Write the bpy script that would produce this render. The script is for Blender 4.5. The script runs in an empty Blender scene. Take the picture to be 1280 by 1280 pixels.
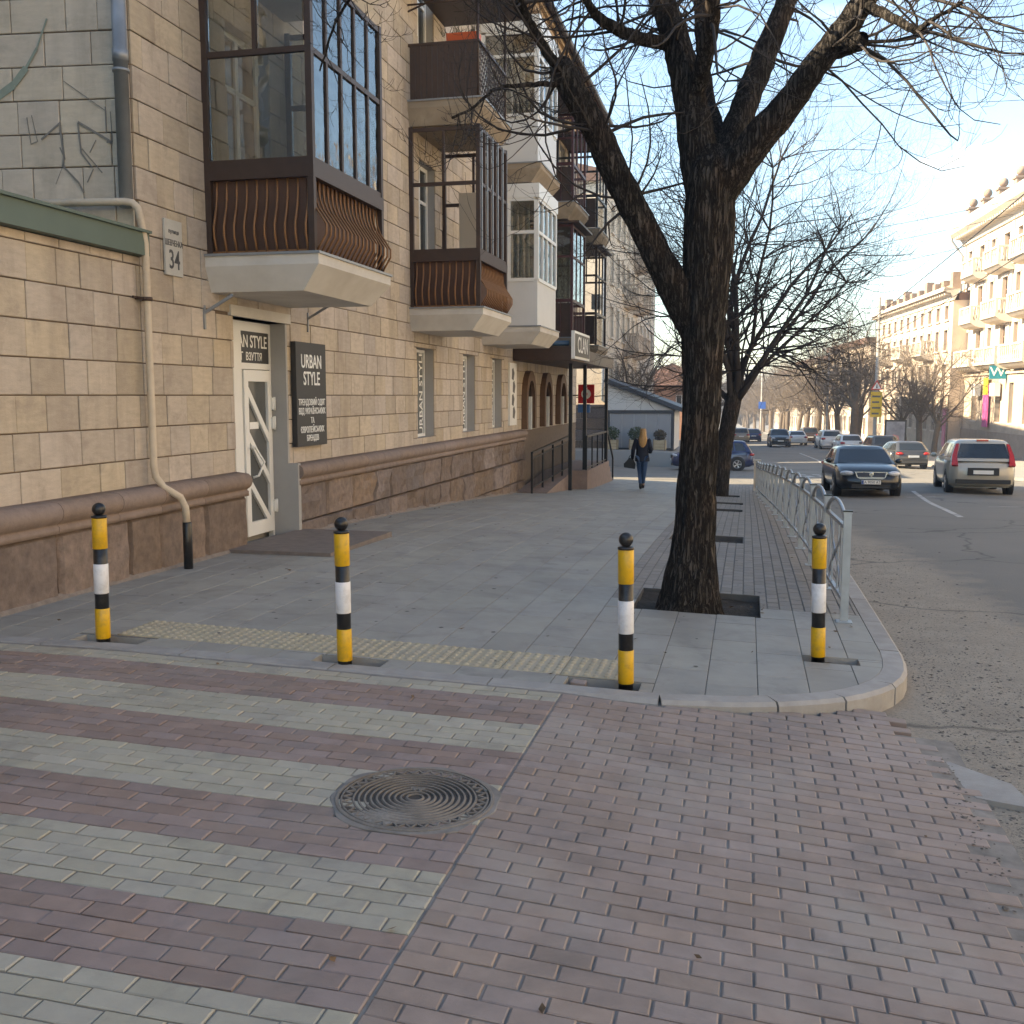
import bpy, bmesh, math, random
from mathutils import Vector, Matrix, noise as mnoise
R = math.radians
SC = bpy.context.scene
COL = SC.collection
# ---------------------------------------------------------------- camera, sky, sun, exposure
CAM_POS = Vector((0.0, 0.0, 1.65)); YAW = R(12.9); PITCH = R(6.5)
cam_data = bpy.data.cameras.new('camera'); cam = bpy.data.objects.new('camera', cam_data); COL.objects.link(cam)
cam.location = CAM_POS; cam.rotation_euler = (R(90) - PITCH, 0, YAW)
cam_data.sensor_width = 36; cam_data.lens = 36.0; cam_data.clip_start = 0.05; cam_data.clip_end = 6000
SC.camera = cam
SUN_EL = R(31); SUN_AZ = R(-102)           # azimuth measured from +Y towards +X: the sun stands to the left, slightly behind
sun_dir = Vector((math.sin(SUN_AZ) * math.cos(SUN_EL), math.cos(SUN_AZ) * math.cos(SUN_EL), math.sin(SUN_EL)))
sd = bpy.data.lights.new('sun', 'SUN'); sd.energy = 4.7; sd.angle = R(0.5); sd.color = (1.0, 0.86, 0.68)
so = bpy.data.objects.new('sun', sd); COL.objects.link(so)
so.rotation_euler = (-sun_dir).to_track_quat('-Z', 'Y').to_euler()
W = bpy.data.worlds.new('World'); SC.world = W; W.use_nodes = True
nt = W.node_tree; nt.nodes.clear()
n_out = nt.nodes.new('ShaderNodeOutputWorld'); n_bg = nt.nodes.new('ShaderNodeBackground'); n_sky = nt.nodes.new('ShaderNodeTexSky')
n_sky.sky_type = 'NISHITA'; n_sky.sun_disc = False; n_sky.sun_elevation = SUN_EL; n_sky.sun_rotation = SUN_AZ
n_sky.air_density = 1.0; n_sky.dust_density = 0.15; n_sky.ozone_density = 2.2
n_bg.inputs['Strength'].default_value = 0.10
# thin streaks of high cloud over the whole sky
tc = nt.nodes.new('ShaderNodeTexCoord'); mp = nt.nodes.new('ShaderNodeMapping'); mp.inputs['Scale'].default_value = (2.2, 2.2, 9.0)
mp.inputs['Location'].default_value = (0.35, 0.1, 0.0)
nz = nt.nodes.new('ShaderNodeTexNoise'); nz.inputs['Scale'].default_value = 1.6; nz.inputs['Detail'].default_value = 7; nz.inputs['Roughness'].default_value = 0.55
cr = nt.nodes.new('ShaderNodeValToRGB'); cr.color_ramp.elements[0].position = 0.60; cr.color_ramp.elements[1].position = 0.90
cr.color_ramp.elements[1].color = (0.35, 0.35, 0.35, 1)
mx = nt.nodes.new('ShaderNodeMix'); mx.data_type = 'RGBA'; mx.inputs[7].default_value = (9.0, 9.0, 9.2, 1)
nt.links.new(tc.outputs['Generated'], mp.inputs['Vector']); nt.links.new(mp.outputs[0], nz.inputs['Vector'])
nt.links.new(nz.outputs['Fac'], cr.inputs[0]); nt.links.new(cr.outputs[0], mx.inputs[0]); nt.links.new(n_sky.outputs[0], mx.inputs[6])
# one wisp of white cloud above the corner house
def _dot(v):
    n = nt.nodes.new('ShaderNodeVectorMath'); n.operation = 'DOT_PRODUCT'; n.inputs[1].default_value = v; nt.links.new(tc.outputs['Generated'], n.inputs[0]); return n.outputs['Value']
def _m(op, a, b=0.0, cl=False):
    n = nt.nodes.new('ShaderNodeMath'); n.operation = op; n.use_clamp = cl
    for i, q in enumerate((a, b)):
        if isinstance(q, (int, float)): n.inputs[i].default_value = q
        else: nt.links.new(q, n.inputs[i])
    return n.outputs[0]
ca = _m('DIVIDE', _dot((0.9833, -0.1822, 0.0000)), 0.066); cb = _m('DIVIDE', _m('SUBTRACT', _dot((-0.0365, -0.1968, 0.9798)), _m('MULTIPLY', _dot((0.9833, -0.1822, 0.0000)), 0.10)), 0.0125)
el = _m('SUBTRACT', 1.0, _m('ADD', _m('MULTIPLY', ca, ca), _m('MULTIPLY', cb, cb)))
nz2 = nt.nodes.new('ShaderNodeTexNoise'); nz2.inputs['Scale'].default_value = 26; nz2.inputs['Detail'].default_value = 7; nz2.inputs['Roughness'].default_value = 0.6
mp2 = nt.nodes.new('ShaderNodeMapping'); mp2.inputs['Scale'].default_value = (1, 1, 2.6); nt.links.new(tc.outputs['Generated'], mp2.inputs[0]); nt.links.new(mp2.outputs[0], nz2.inputs['Vector'])
el = _m('ADD', el, _m('MULTIPLY', _m('SUBTRACT', nz2.outputs['Fac'], 0.60), 2.6))
front = _m('GREATER_THAN', _dot((0.1785, 0.9634, 0.2002)), 0.5)
cf = _m('MULTIPLY', _m('MULTIPLY', el, 0.62, True), front)
mx2 = nt.nodes.new('ShaderNodeMix'); mx2.data_type = 'RGBA'; mx2.inputs[7].default_value = (6.5, 6.4, 6.3, 1)
nt.links.new(cf, mx2.inputs[0]); nt.links.new(mx.outputs[2], mx2.inputs[6])
nt.links.new(mx2.outputs[2], n_bg.inputs['Color']); nt.links.new(n_bg.outputs[0], n_out.inputs[0])
vs = SC.view_settings; vs.view_transform = 'Standard'; vs.look = 'None'; vs.exposure = 2.12; vs.gamma = 1.0; vs.use_curve_mapping = False
vs.use_white_balance = True; vs.white_balance_temperature = 7500; vs.white_balance_tint = 6      # the phone balanced for the blue shade
SC.render.engine = 'CYCLES'
SC.cycles.use_denoising = True; SC.cycles.max_bounces = 8; SC.cycles.transparent_max_bounces = 12
SC.cycles.caustics_reflective = False; SC.cycles.caustics_refractive = False

# ---------------------------------------------------------------- materials
MATS = {}
def mat(name, col, rough=0.8, var=0.12, scale=6.0, bump=0.0, bscale=40.0, metal=0.0, piece=0.0, spec=0.4, stretch=(1, 1, 1), dirt=None, coat=0.0, dstretch=None, stain=None):
    """plain Principled surface: colour wobble from noise, per-piece variation, fine relief, stains (dirt = (colour, amount, scale))"""
    if name in MATS: return MATS[name]
    m = bpy.data.materials.new(name); m.use_nodes = True; t = m.node_tree; N = t.nodes; L = t.links
    b = N['Principled BSDF']
    b.inputs['Roughness'].default_value = rough; b.inputs['Metallic'].default_value = metal
    b.inputs['Specular IOR Level'].default_value = spec
    if coat: b.inputs['Coat Weight'].default_value = coat; b.inputs['Coat Roughness'].default_value = 0.05
    g = N.new('ShaderNodeNewGeometry'); mp = N.new('ShaderNodeMapping'); mp.inputs['Scale'].default_value = stretch
    L.new(g.outputs['Position'], mp.inputs['Vector'])
    nz = N.new('ShaderNodeTexNoise'); nz.inputs['Scale'].default_value = scale; nz.inputs['Detail'].default_value = 5; nz.inputs['Roughness'].default_value = 0.6
    L.new(mp.outputs[0], nz.inputs['Vector'])
    mr = N.new('ShaderNodeMapRange'); mr.inputs[1].default_value = 0.25; mr.inputs[2].default_value = 0.75
    mr.inputs[3].default_value = 1 - var; mr.inputs[4].default_value = 1 + var
    L.new(nz.outputs['Fac'], mr.inputs[0])
    fac = mr.outputs[0]
    if piece:
        oi = N.new('ShaderNodeObjectInfo'); ad = N.new('ShaderNodeMath'); ad.operation = 'ADD'
        L.new(oi.outputs['Random'], ad.inputs[0]); L.new(g.outputs['Random Per Island'], ad.inputs[1])
        fr = N.new('ShaderNodeMath'); fr.operation = 'FRACT'; L.new(ad.outputs[0], fr.inputs[0])
        mr2 = N.new('ShaderNodeMapRange'); mr2.inputs[3].default_value = 1 - piece; mr2.inputs[4].default_value = 1 + piece
        L.new(fr.outputs[0], mr2.inputs[0])
        mu = N.new('ShaderNodeMath'); mu.operation = 'MULTIPLY'; L.new(fac, mu.inputs[0]); L.new(mr2.outputs[0], mu.inputs[1]); fac = mu.outputs[0]
    cm = N.new('ShaderNodeVectorMath'); cm.operation = 'SCALE'; cm.inputs[0].default_value = col; L.new(fac, cm.inputs['Scale'])
    out = cm.outputs[0]
    if piece:
        hs = N.new('ShaderNodeHueSaturation'); 
        f2 = N.new('ShaderNodeMath'); f2.operation = 'MULTIPLY'; f2.inputs[1].default_value = 7.31; L.new(ad.outputs[0], f2.inputs[0])
        f3 = N.new('ShaderNodeMath'); f3.operation = 'FRACT'; L.new(f2.outputs[0], f3.inputs[0])
        m3 = N.new('ShaderNodeMapRange'); m3.inputs[3].default_value = 1 - piece * 1.6; m3.inputs[4].default_value = 1 + piece * 1.6; L.new(f3.outputs[0], m3.inputs[0])
        m4 = N.new('ShaderNodeMapRange'); m4.inputs[3].default_value = 0.5 - piece * 0.07; m4.inputs[4].default_value = 0.5 + piece * 0.05; L.new(f3.outputs[0], m4.inputs[0])
        L.new(m3.outputs[0], hs.inputs['Saturation']); L.new(m4.outputs[0], hs.inputs['Hue']); L.new(out, hs.inputs['Color']); out = hs.outputs[0]
    if dirt:
        dn = N.new('ShaderNodeTexNoise'); dn.inputs['Scale'].default_value = dirt[2]; dn.inputs['Detail'].default_value = 6; dn.inputs['Roughness'].default_value = 0.65
        if dstretch:
            dm_ = N.new('ShaderNodeMapping'); dm_.inputs['Scale'].default_value = dstretch; L.new(g.outputs['Position'], dm_.inputs['Vector']); L.new(dm_.outputs[0], dn.inputs['Vector'])
        else: L.new(g.outputs['Position'], dn.inputs['Vector'])
        dr = N.new('ShaderNodeMapRange'); dr.inputs[1].default_value = 0.48; dr.inputs[2].default_value = 0.72; dr.inputs[4].default_value = dirt[1]
        L.new(dn.outputs['Fac'], dr.inputs[0])
        dm = N.new('ShaderNodeMix'); dm.data_type = 'RGBA'; dm.inputs[7].default_value = (*dirt[0], 1)
        L.new(dr.outputs[0], dm.inputs[0]); L.new(out, dm.inputs[6]); out = dm.outputs[2]
    if stain:
        sn = N.new('ShaderNodeTexNoise'); sn.inputs['Scale'].default_value = stain[2]; sn.inputs['Detail'].default_value = 7; sn.inputs['Roughness'].default_value = 0.7; sn.inputs['Distortion'].default_value = 0.4
        L.new(g.outputs['Position'], sn.inputs['Vector'])
        sr = N.new('ShaderNodeMapRange'); sr.inputs[1].default_value = 0.52; sr.inputs[2].default_value = 0.68; sr.inputs[4].default_value = stain[1]; L.new(sn.outputs['Fac'], sr.inputs[0])
        sm = N.new('ShaderNodeMix'); sm.data_type = 'RGBA'; sm.inputs[7].default_value = (*stain[0], 1); L.new(sr.outputs[0], sm.inputs[0]); L.new(out, sm.inputs[6]); out = sm.outputs[2]
    L.new(out, b.inputs['Base Color'])
    if bump:
        bn = N.new('ShaderNodeTexNoise'); bn.inputs['Scale'].default_value = bscale; bn.inputs['Detail'].default_value = 6; bn.inputs['Roughness'].default_value = 0.65
        L.new(mp.outputs[0], bn.inputs['Vector'])
        bp = N.new('ShaderNodeBump'); bp.inputs['Strength'].default_value = bump; bp.inputs['Distance'].default_value = 0.02
        L.new(bn.outputs['Fac'], bp.inputs['Height']); L.new(bp.outputs[0], b.inputs['Normal'])
    MATS[name] = m
    return m
def glass_mat(name, tint=(0.86, 0.9, 0.9), rough=0.02, body=0.0, wavy=0.0):
    m = bpy.data.materials.new(name); m.use_nodes = True; t = m.node_tree; N = t.nodes; L = t.links
    N.remove(N['Principled BSDF'])
    tr = N.new('ShaderNodeBsdfTransparent'); tr.inputs[0].default_value = (*tint, 1)
    gl = N.new('ShaderNodeBsdfGlossy'); gl.inputs['Roughness'].default_value = rough
    fr = N.new('ShaderNodeFresnel'); fr.inputs[0].default_value = 1.55
    if wavy:
        wn = N.new('ShaderNodeTexNoise'); wn.inputs['Scale'].default_value = 3.0
        bp = N.new('ShaderNodeBump'); bp.inputs['Strength'].default_value = wavy; bp.inputs['Distance'].default_value = 0.05
        gg = N.new('ShaderNodeNewGeometry'); L.new(gg.outputs['Position'], wn.inputs['Vector'])
        L.new(wn.outputs['Fac'], bp.inputs['Height']); L.new(bp.outputs[0], gl.inputs['Normal'])
    mm = N.new('ShaderNodeMath'); mm.operation = 'MULTIPLY_ADD'; mm.inputs[1].default_value = 1.0; mm.inputs[2].default_value = 0.06 + body; mm.use_clamp = True
    L.new(fr.outputs[0], mm.inputs[0])
    ms = N.new('ShaderNodeMixShader'); L.new(mm.outputs[0], ms.inputs[0]); L.new(tr.outputs[0], ms.inputs[1]); L.new(gl.outputs[0], ms.inputs[2])
    L.new(ms.outputs[0], N['Material Output'].inputs[0])
    MATS[name] = m
    return m
M_BLOCK = mat('travertine_block', (0.475, 0.405, 0.325), 0.85, 0.13, 7, 0.18, 30, piece=0.13, stretch=(1, 1, 3.5), dirt=((0.25, 0.20, 0.16), 0.50, 1.1), dstretch=(2.4, 2.4, .32), stain=((0.30, 0.245, 0.20), 0.55, 3.2))
M_BLOCKG = mat('grey_block', (0.53, 0.465, 0.38), 0.88, 0.10, 7, 0.15, 30, piece=0.09, stretch=(1, 1, 3.5), dirt=((0.28, 0.25, 0.21), 0.5, 1.1), dstretch=(2.6, 2.6, .3), stain=((0.33, 0.29, 0.24), 0.5, 3.5))
M_MORTAR = mat('dark_mortar', (0.16, 0.122, 0.092), 0.95, 0.2, 12)
M_PLINTH = mat('brown_granite', (0.195, 0.148, 0.122), 0.8, 0.36, 12, 0.8, 16, piece=0.20, dirt=((0.10, 0.075, 0.06), 0.5, 2.2))
M_MOULD = mat('brown_moulding', (0.235, 0.178, 0.148), 0.75, 0.18, 10, 0.25, 40, piece=0.10)
M_FOOT = mat('footing_mortar', (0.235, 0.195, 0.165), 0.95, 0.25, 14, 0.5, 30)
M_TILE = mat('grey_paving_slab', (0.315, 0.30, 0.265), 0.62, 0.10, 5, 0.06, 90, piece=0.075, dirt=((0.20, 0.188, 0.172), 0.55, 0.9), stain=((0.17, 0.16, 0.147), 0.5, 2.3))
M_SETT = mat('grey_paver', (0.245, 0.225, 0.20), 0.75, 0.14, 8, 0.1, 60, piece=0.10, dirt=((0.30, 0.26, 0.22), 0.4, 1.2))
M_RED = mat('red_paver', (0.275, 0.202, 0.172), 0.68, 0.13, 9, 0.10, 90, piece=0.11, dirt=((0.28, 0.25, 0.225), 0.55, 1.0), stain=((0.13, 0.11, 0.10), 0.5, 1.7))
M_RED2 = mat('dusty_red_paver', (0.290, 0.225, 0.19), 0.66, 0.13, 9, 0.10, 90, piece=0.09, dirt=((0.34, 0.308, 0.27), 0.8, 0.8), stain=((0.14, 0.12, 0.11), 0.5, 1.4))
M_GREY = mat('pale_paver', (0.39, 0.355, 0.28), 0.7, 0.10, 9, 0.10, 90, piece=0.06, dirt=((0.25, 0.23, 0.205), 0.45, 1.1), stain=((0.19, 0.175, 0.155), 0.55, 1.9))
M_SAND = mat('joint_sand', (0.22, 0.20, 0.18), 0.95, 0.35, 9)
M_JOINT = mat('dark_joint', (0.15, 0.145, 0.138), 0.95, 0.3, 20)
M_KERB = mat('concrete_kerb', (0.34, 0.32, 0.295), 0.8, 0.14, 8, 0.12, 60, piece=0.05, dirt=((0.2, 0.18, 0.16), 0.45, 2.5))
M_TACT = mat('tactile_tile', (0.42, 0.36, 0.255), 0.7, 0.12, 12, 0.05, 80, piece=0.05, dirt=((0.3, 0.27, 0.22), 0.5, 2.5))
M_SOIL = mat('soil', (0.045, 0.036, 0.028), 0.95, 0.4, 20, 0.8, 40)
M_PIT = mat('pit_edge', (0.10, 0.095, 0.09), 0.8, 0.2, 12)
M_IRON = mat('cast_iron', (0.075, 0.062, 0.052), 0.75, 0.3, 15, 0.3, 120, metal=0.1)
M_IRONW = mat('worn_iron', (0.215, 0.19, 0.165), 0.7, 0.25, 15, 0.3, 120, metal=0.1)
M_CONC = mat('concrete', (0.36, 0.345, 0.32), 0.85, 0.15, 8, 0.2, 40, dirt=((0.2, 0.18, 0.16), 0.4, 2))
M_SLAB = mat('white_slab_render', (0.60, 0.57, 0.52), 0.8, 0.06, 4, 0.08, 40, dirt=((0.38, 0.33, 0.27), 0.35, 1.6))
M_SLABD = mat('old_slab_render', (0.33, 0.27, 0.20), 0.9, 0.25, 6, 0.4, 20, dirt=((0.14, 0.10, 0.07), 0.6, 3))
M_WOODD = mat('dark_brown_paint', (0.055, 0.033, 0.024), 0.5, 0.15, 12)
M_BROWN = mat('brown_sheet', (0.085, 0.042, 0.026), 0.65, 0.2, 8, dirt=((0.06, 0.03, 0.02), 0.5, 4))
M_GOLD = mat('bronze_bar', (0.25, 0.125, 0.055), 0.45, 0.15, 10, metal=0.3)
M_BLACKM = mat('black_metal', (0.014, 0.014, 0.015), 0.45, 0.2, 20)
M_PVC = mat('white_upvc', (0.74, 0.74, 0.72), 0.35, 0.03, 3)
M_PANEL = mat('white_panel', (0.62, 0.62, 0.61), 0.45, 0.04, 3)
M_REVEAL = mat('grey_render', (0.37, 0.36, 0.35), 0.9, 0.06, 6, 0.08, 60, dirt=((0.25, 0.24, 0.22), 0.4, 3))
M_PIPEW = mat('cream_pipe', (0.56, 0.47, 0.36), 0.5, 0.06, 9, dirt=((0.33, 0.24, 0.17), 0.4, 8))
M_PIPEG = mat('galvanised_pipe', (0.27, 0.285, 0.30), 0.45, 0.12, 6, metal=0.4)
M_GREEN = mat('green_sheet_metal', (0.095, 0.135, 0.112), 0.55, 0.06, 4)
M_GRAF = mat('graffiti_paint', (0.19, 0.18, 0.165), 0.8, 0.1, 20)
M_GRAFG = mat('green_graffiti', (0.23, 0.27, 0.225), 0.8, 0.1, 20)
M_DGLASS = mat('dark_window_glass', (0.022, 0.027, 0.030), 0.06, 0.3, 2, spec=0.6)
M_SIGNB = mat('anthracite_sign', (0.033, 0.033, 0.034), 0.5, 0.05, 3)
M_WHITE = mat('white_letter', (0.80, 0.80, 0.78), 0.5, 0.02, 3)
M_PLATE = mat('enamel_plate', (0.50, 0.49, 0.45), 0.45, 0.06, 14)
M_INK = mat('grey_ink', (0.09, 0.09, 0.095), 0.6, 0.1, 10)
M_YEL = mat('yellow_paint', (0.70, 0.40, 0.015), 0.36, 0.06, 6, spec=0.5, dirt=((0.30, 0.19, 0.06), 0.55, 22))
M_BLK = mat('black_paint', (0.012, 0.012, 0.013), 0.3, 0.1, 8, spec=0.5, dirt=((0.07, 0.065, 0.06), 0.5, 20))
M_WHT = mat('white_paint', (0.76, 0.76, 0.78), 0.38, 0.03, 6, dirt=((0.42, 0.40, 0.38), 0.5, 20))
M_GALV = mat('galvanised_steel', (0.40, 0.42, 0.44), 0.42, 0.12, 9, metal=0.55)
def mk_bark():
    m=bpy.data.materials.new('bark'); m.use_nodes=True; t=m.node_tree; N=t.nodes; L=t.links; b=N['Principled BSDF']; b.inputs['Roughness'].default_value=.95; b.inputs['Specular IOR Level'].default_value=.15
    g=N.new('ShaderNodeNewGeometry'); mp=N.new('ShaderNodeMapping'); mp.inputs['Scale'].default_value=(1,1,.11); L.new(g.outputs['Position'],mp.inputs[0])
    n1=N.new('ShaderNodeTexNoise'); n1.inputs['Scale'].default_value=44; n1.inputs['Detail'].default_value=6; n1.inputs['Roughness'].default_value=.7; n1.inputs['Distortion'].default_value=.6; L.new(mp.outputs[0],n1.inputs['Vector'])
    v=N.new('ShaderNodeTexVoronoi'); v.feature='DISTANCE_TO_EDGE'; v.inputs['Scale'].default_value=30; v.inputs['Randomness'].default_value=1
    ad=N.new('ShaderNodeMixRGB'); ad.blend_type='LINEAR_LIGHT'; ad.inputs[0].default_value=.045; L.new(mp.outputs[0],ad.inputs[1]); L.new(n1.outputs['Color'],ad.inputs[2]); L.new(ad.outputs[0],v.inputs['Vector'])
    r=N.new('ShaderNodeMapRange'); r.inputs[1].default_value=.0; r.inputs[2].default_value=.22; L.new(v.outputs['Distance'],r.inputs[0])
    mu=N.new('ShaderNodeMath'); mu.operation='MULTIPLY'; L.new(r.outputs[0],mu.inputs[0]); L.new(n1.outputs['Fac'],mu.inputs[1])
    cr=N.new('ShaderNodeValToRGB'); e=cr.color_ramp.elements; e[0].position=.05; e[0].color=(.026,.023,.021,1); e[1].position=.62; e[1].color=(.125,.110,.096,1); x=e.new(.35); x.color=(.058,.051,.046,1); L.new(mu.outputs[0],cr.inputs[0])
    n2=N.new('ShaderNodeTexNoise'); n2.inputs['Scale'].default_value=2.6; n2.inputs['Detail'].default_value=5; L.new(g.outputs['Position'],n2.inputs['Vector'])
    r2=N.new('ShaderNodeMapRange'); r2.inputs[1].default_value=.52; r2.inputs[2].default_value=.72; r2.inputs[4].default_value=.55; L.new(n2.outputs['Fac'],r2.inputs[0])
    mx=N.new('ShaderNodeMix'); mx.data_type='RGBA'; mx.blend_type='MIX'; L.new(r2.outputs[0],mx.inputs[0]); L.new(cr.outputs[0],mx.inputs[6])
    sc=N.new('ShaderNodeVectorMath'); sc.operation='MULTIPLY'; sc.inputs[1].default_value=(1.9,1.5,1.25); L.new(cr.outputs[0],sc.inputs[0]); L.new(sc.outputs[0],mx.inputs[7]); L.new(mx.outputs[2],b.inputs['Base Color'])
    bp=N.new('ShaderNodeBump'); bp.inputs['Strength'].default_value=1; bp.inputs['Distance'].default_value=.045; L.new(mu.outputs[0],bp.inputs['Height']); L.new(bp.outputs[0],b.inputs['Normal'])
    MATS['bark']=m; return m
M_BARK = mk_bark()
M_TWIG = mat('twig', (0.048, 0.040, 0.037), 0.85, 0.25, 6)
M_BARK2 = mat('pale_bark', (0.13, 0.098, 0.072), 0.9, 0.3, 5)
M_ROOF = mat('rusty_roof', (0.135, 0.075, 0.058), 0.8, 0.25, 5)
M_CREAM = mat('cream_render', (0.59, 0.51, 0.41), 0.9, 0.07, 1.2, dirt=((0.5, 0.39, 0.29), 0.4, 0.5))
M_PINKR = mat('pink_cream_render', (0.57, 0.47, 0.38), 0.9, 0.08, 1.0, dirt=((0.46, 0.33, 0.25), 0.4, 0.4))
M_TRIM = mat('pale_trim', (0.62, 0.55, 0.465), 0.85, 0.05, 1.5)
M_STONE2 = mat('ground_floor_stone', (0.50, 0.41, 0.32), 0.9, 0.15, 1.5, 0.2, 8, dirt=((0.25, 0.18, 0.13), 0.5, 0.8))
M_FARW = mat('brown_window_frame', (0.20, 0.12, 0.085), 0.6, 0.1, 3)
M_WIRE = mat('black_cable', (0.02, 0.02, 0.022), 0.6, 0.05, 3)
G_PANE = glass_mat('balcony_glass', (0.80, 0.84, 0.84), 0.03, 0.10, 0.25)
G_SHOP = glass_mat('shop_glass', (0.5, 0.53, 0.53), 0.03, 0.0)

# ---------------------------------------------------------------- mesh and object helpers
class MB:
    """collects shapes; build() links them as ONE mesh object"""
    def __init__(s): s.v = []; s.f = []; s.m = []; s.sm = []; s.cm = 0; s.cs = False
    def add(s, vs, fs):
        o = len(s.v); s.v.extend([tuple(p) for p in vs])
        for f in fs: s.f.append(tuple(o + i for i in f)); s.m.append(s.cm); s.sm.append(s.cs)
        return s
    def box(s, x0, x1, y0, y1, z0, z1):
        return s.add([(x0,y0,z0),(x1,y0,z0),(x1,y1,z0),(x0,y1,z0),(x0,y0,z1),(x1,y0,z1),(x1,y1,z1),(x0,y1,z1)],
                     [(0,3,2,1),(4,5,6,7),(0,1,5,4),(1,2,6,5),(2,3,7,6),(3,0,4,7)])
    def obox(s, O, ux, uy, uz, a0, a1, b0, b1, c0, c1):
        """box in the frame O, ux, uy, uz"""
        P = lambda a, b, c: O + ux*a + uy*b + uz*c
        return s.add([P(a0,b0,c0),P(a1,b0,c0),P(a1,b1,c0),P(a0,b1,c0),P(a0,b0,c1),P(a1,b0,c1),P(a1,b1,c1),P(a0,b1,c1)],
                     [(0,3,2,1),(4,5,6,7),(0,1,5,4),(1,2,6,5),(2,3,7,6),(3,0,4,7)])
    def bar(s, p, q, w, h=None, up=(0,0,1)):
        """rectangular bar from p to q"""
        p, q = Vector(p), Vector(q); h = h or w; d = (q-p)
        if d.length < 1e-6: return s
        d.normalize(); up = Vector(up)
        if abs(d.dot(up)) > 0.98: up = Vector((1,0,0)) if abs(d.x) < 0.9 else Vector((0,1,0))
        a = d.cross(up).normalized() * (w/2); b = a.cross(d).normalized() * (h/2)
        vs = [p-a-b,p+a-b,p+a+b,p-a+b,q-a-b,q+a-b,q+a+b,q-a+b]
        return s.add(vs, [(0,3,2,1),(4,5,6,7),(0,1,5,4),(1,2,6,5),(2,3,7,6),(3,0,4,7)])
    def tube(s, pts, radii, n=8, caps=True):
        pts = [Vector(p) for p in pts]
        if not hasattr(radii, '__len__'): radii = [radii]*len(pts)
        o = len(s.v); prev = None
        cs = [(math.cos(2*math.pi*i/n), math.sin(2*math.pi*i/n)) for i in range(n)]
        for k, p in enumerate(pts):
            d = (pts[min(k+1,len(pts)-1)] - pts[max(k-1,0)])
            if d.length < 1e-9: d = Vector((0,0,1))
            d.normalize()
            if prev is None:
                a = d.cross(Vector((0,0,1)))
                if a.length < 1e-3: a = d.cross(Vector((1,0,0)))
            else:
                a = prev - d*prev.dot(d)
            if a.length < 1e-6: a = d.orthogonal()
            a.normalize(); b = d.cross(a); prev = a; r = radii[k]
            for c, sn in cs: s.v.append((p.x + r*(a.x*c+b.x*sn), p.y + r*(a.y*c+b.y*sn), p.z + r*(a.z*c+b.z*sn)))
        for k in range(len(pts)-1):
            for i in range(n):
                j = (i+1) % n; s.f.append((o+k*n+i, o+k*n+j, o+(k+1)*n+j, o+(k+1)*n+i)); s.m.append(s.cm); s.sm.append(True)
        if caps:
            s.f.append(tuple(o+i for i in reversed(range(n)))); s.m.append(s.cm); s.sm.append(False)
            s.f.append(tuple(o+(len(pts)-1)*n+i for i in range(n))); s.m.append(s.cm); s.sm.append(False)
        return s
    def lathe(s, O, prof, n=24, ax=Vector((0,0,1)), ux=Vector((1,0,0)), capb=True, capt=True):
        """profile [(r, h)] turned about ax through O"""
        O = Vector(O); uy = ax.cross(ux); o = len(s.v)
        for r, h in prof:
            for i in range(n):
                a = 2*math.pi*i/n; s.v.append(tuple(O + ax*h + ux*(r*math.cos(a)) + uy*(r*math.sin(a))))
        for k in range(len(prof)-1):
            for i in range(n):
                j = (i+1) % n; s.f.append((o+k*n+i, o+k*n+j, o+(k+1)*n+j, o+(k+1)*n+i)); s.m.append(s.cm); s.sm.append(True)
        if capb: s.f.append(tuple(o+i for i in reversed(range(n)))); s.m.append(s.cm); s.sm.append(False)
        if capt: s.f.append(tuple(o+(len(prof)-1)*n+i for i in range(n))); s.m.append(s.cm); s.sm.append(False)
        return s
    def prism(s, poly, O, ux, uy, un, d0, d1):
        """polygon [(a,b)] in plane (ux,uy), extruded along un from d0 to d1"""
        n = len(poly); P = [O + ux*a + uy*b for a, b in poly]
        vs = [p + un*d0 for p in P] + [p + un*d1 for p in P]
        fs = [tuple(range(n-1,-1,-1)), tuple(range(n,2*n))] + [(i,(i+1)%n,n+(i+1)%n,n+i) for i in range(n)]
        return s.add(vs, fs)
    def stone(s, a0, a1, b0, b1, O, ux, uy, un, d, bev=0.008, dz=0.0):
        """one block: rectangle a0..a1 x b0..b1 proud by d with bevelled front edges"""
        vs = []
        for k, (h, e) in enumerate(((0, 0), (d-bev*0.7, 0), (d, bev))):
            for a, b in ((a0+e,b0+e),(a1-e,b0+e),(a1-e,b1-e),(a0+e,b1-e)): vs.append(O + ux*a + uy*b + un*(h+dz*(k>0)))
        fs = [(8,9,10,11)]
        for k in (0,1):
            for i in range(4): j=(i+1)%4; fs.append((k*4+i,k*4+j,(k+1)*4+j,(k+1)*4+i))
        return s.add(vs, fs)
    def sphere(s, c, r, nu=12, nv=8, sc=(1,1,1)):
        c = Vector(c); o = len(s.v)
        for j in range(nv+1):
            th = math.pi*j/nv
            for i in range(nu):
                ph = 2*math.pi*i/nu
                s.v.append((c.x+r*sc[0]*math.sin(th)*math.cos(ph), c.y+r*sc[1]*math.sin(th)*math.sin(ph), c.z-r*sc[2]*math.cos(th)))
        for j in range(nv):
            for i in range(nu):
                k=(i+1)%nu; s.f.append((o+j*nu+i,o+j*nu+k,o+(j+1)*nu+k,o+(j+1)*nu+i)); s.m.append(s.cm); s.sm.append(True)
        return s
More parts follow.
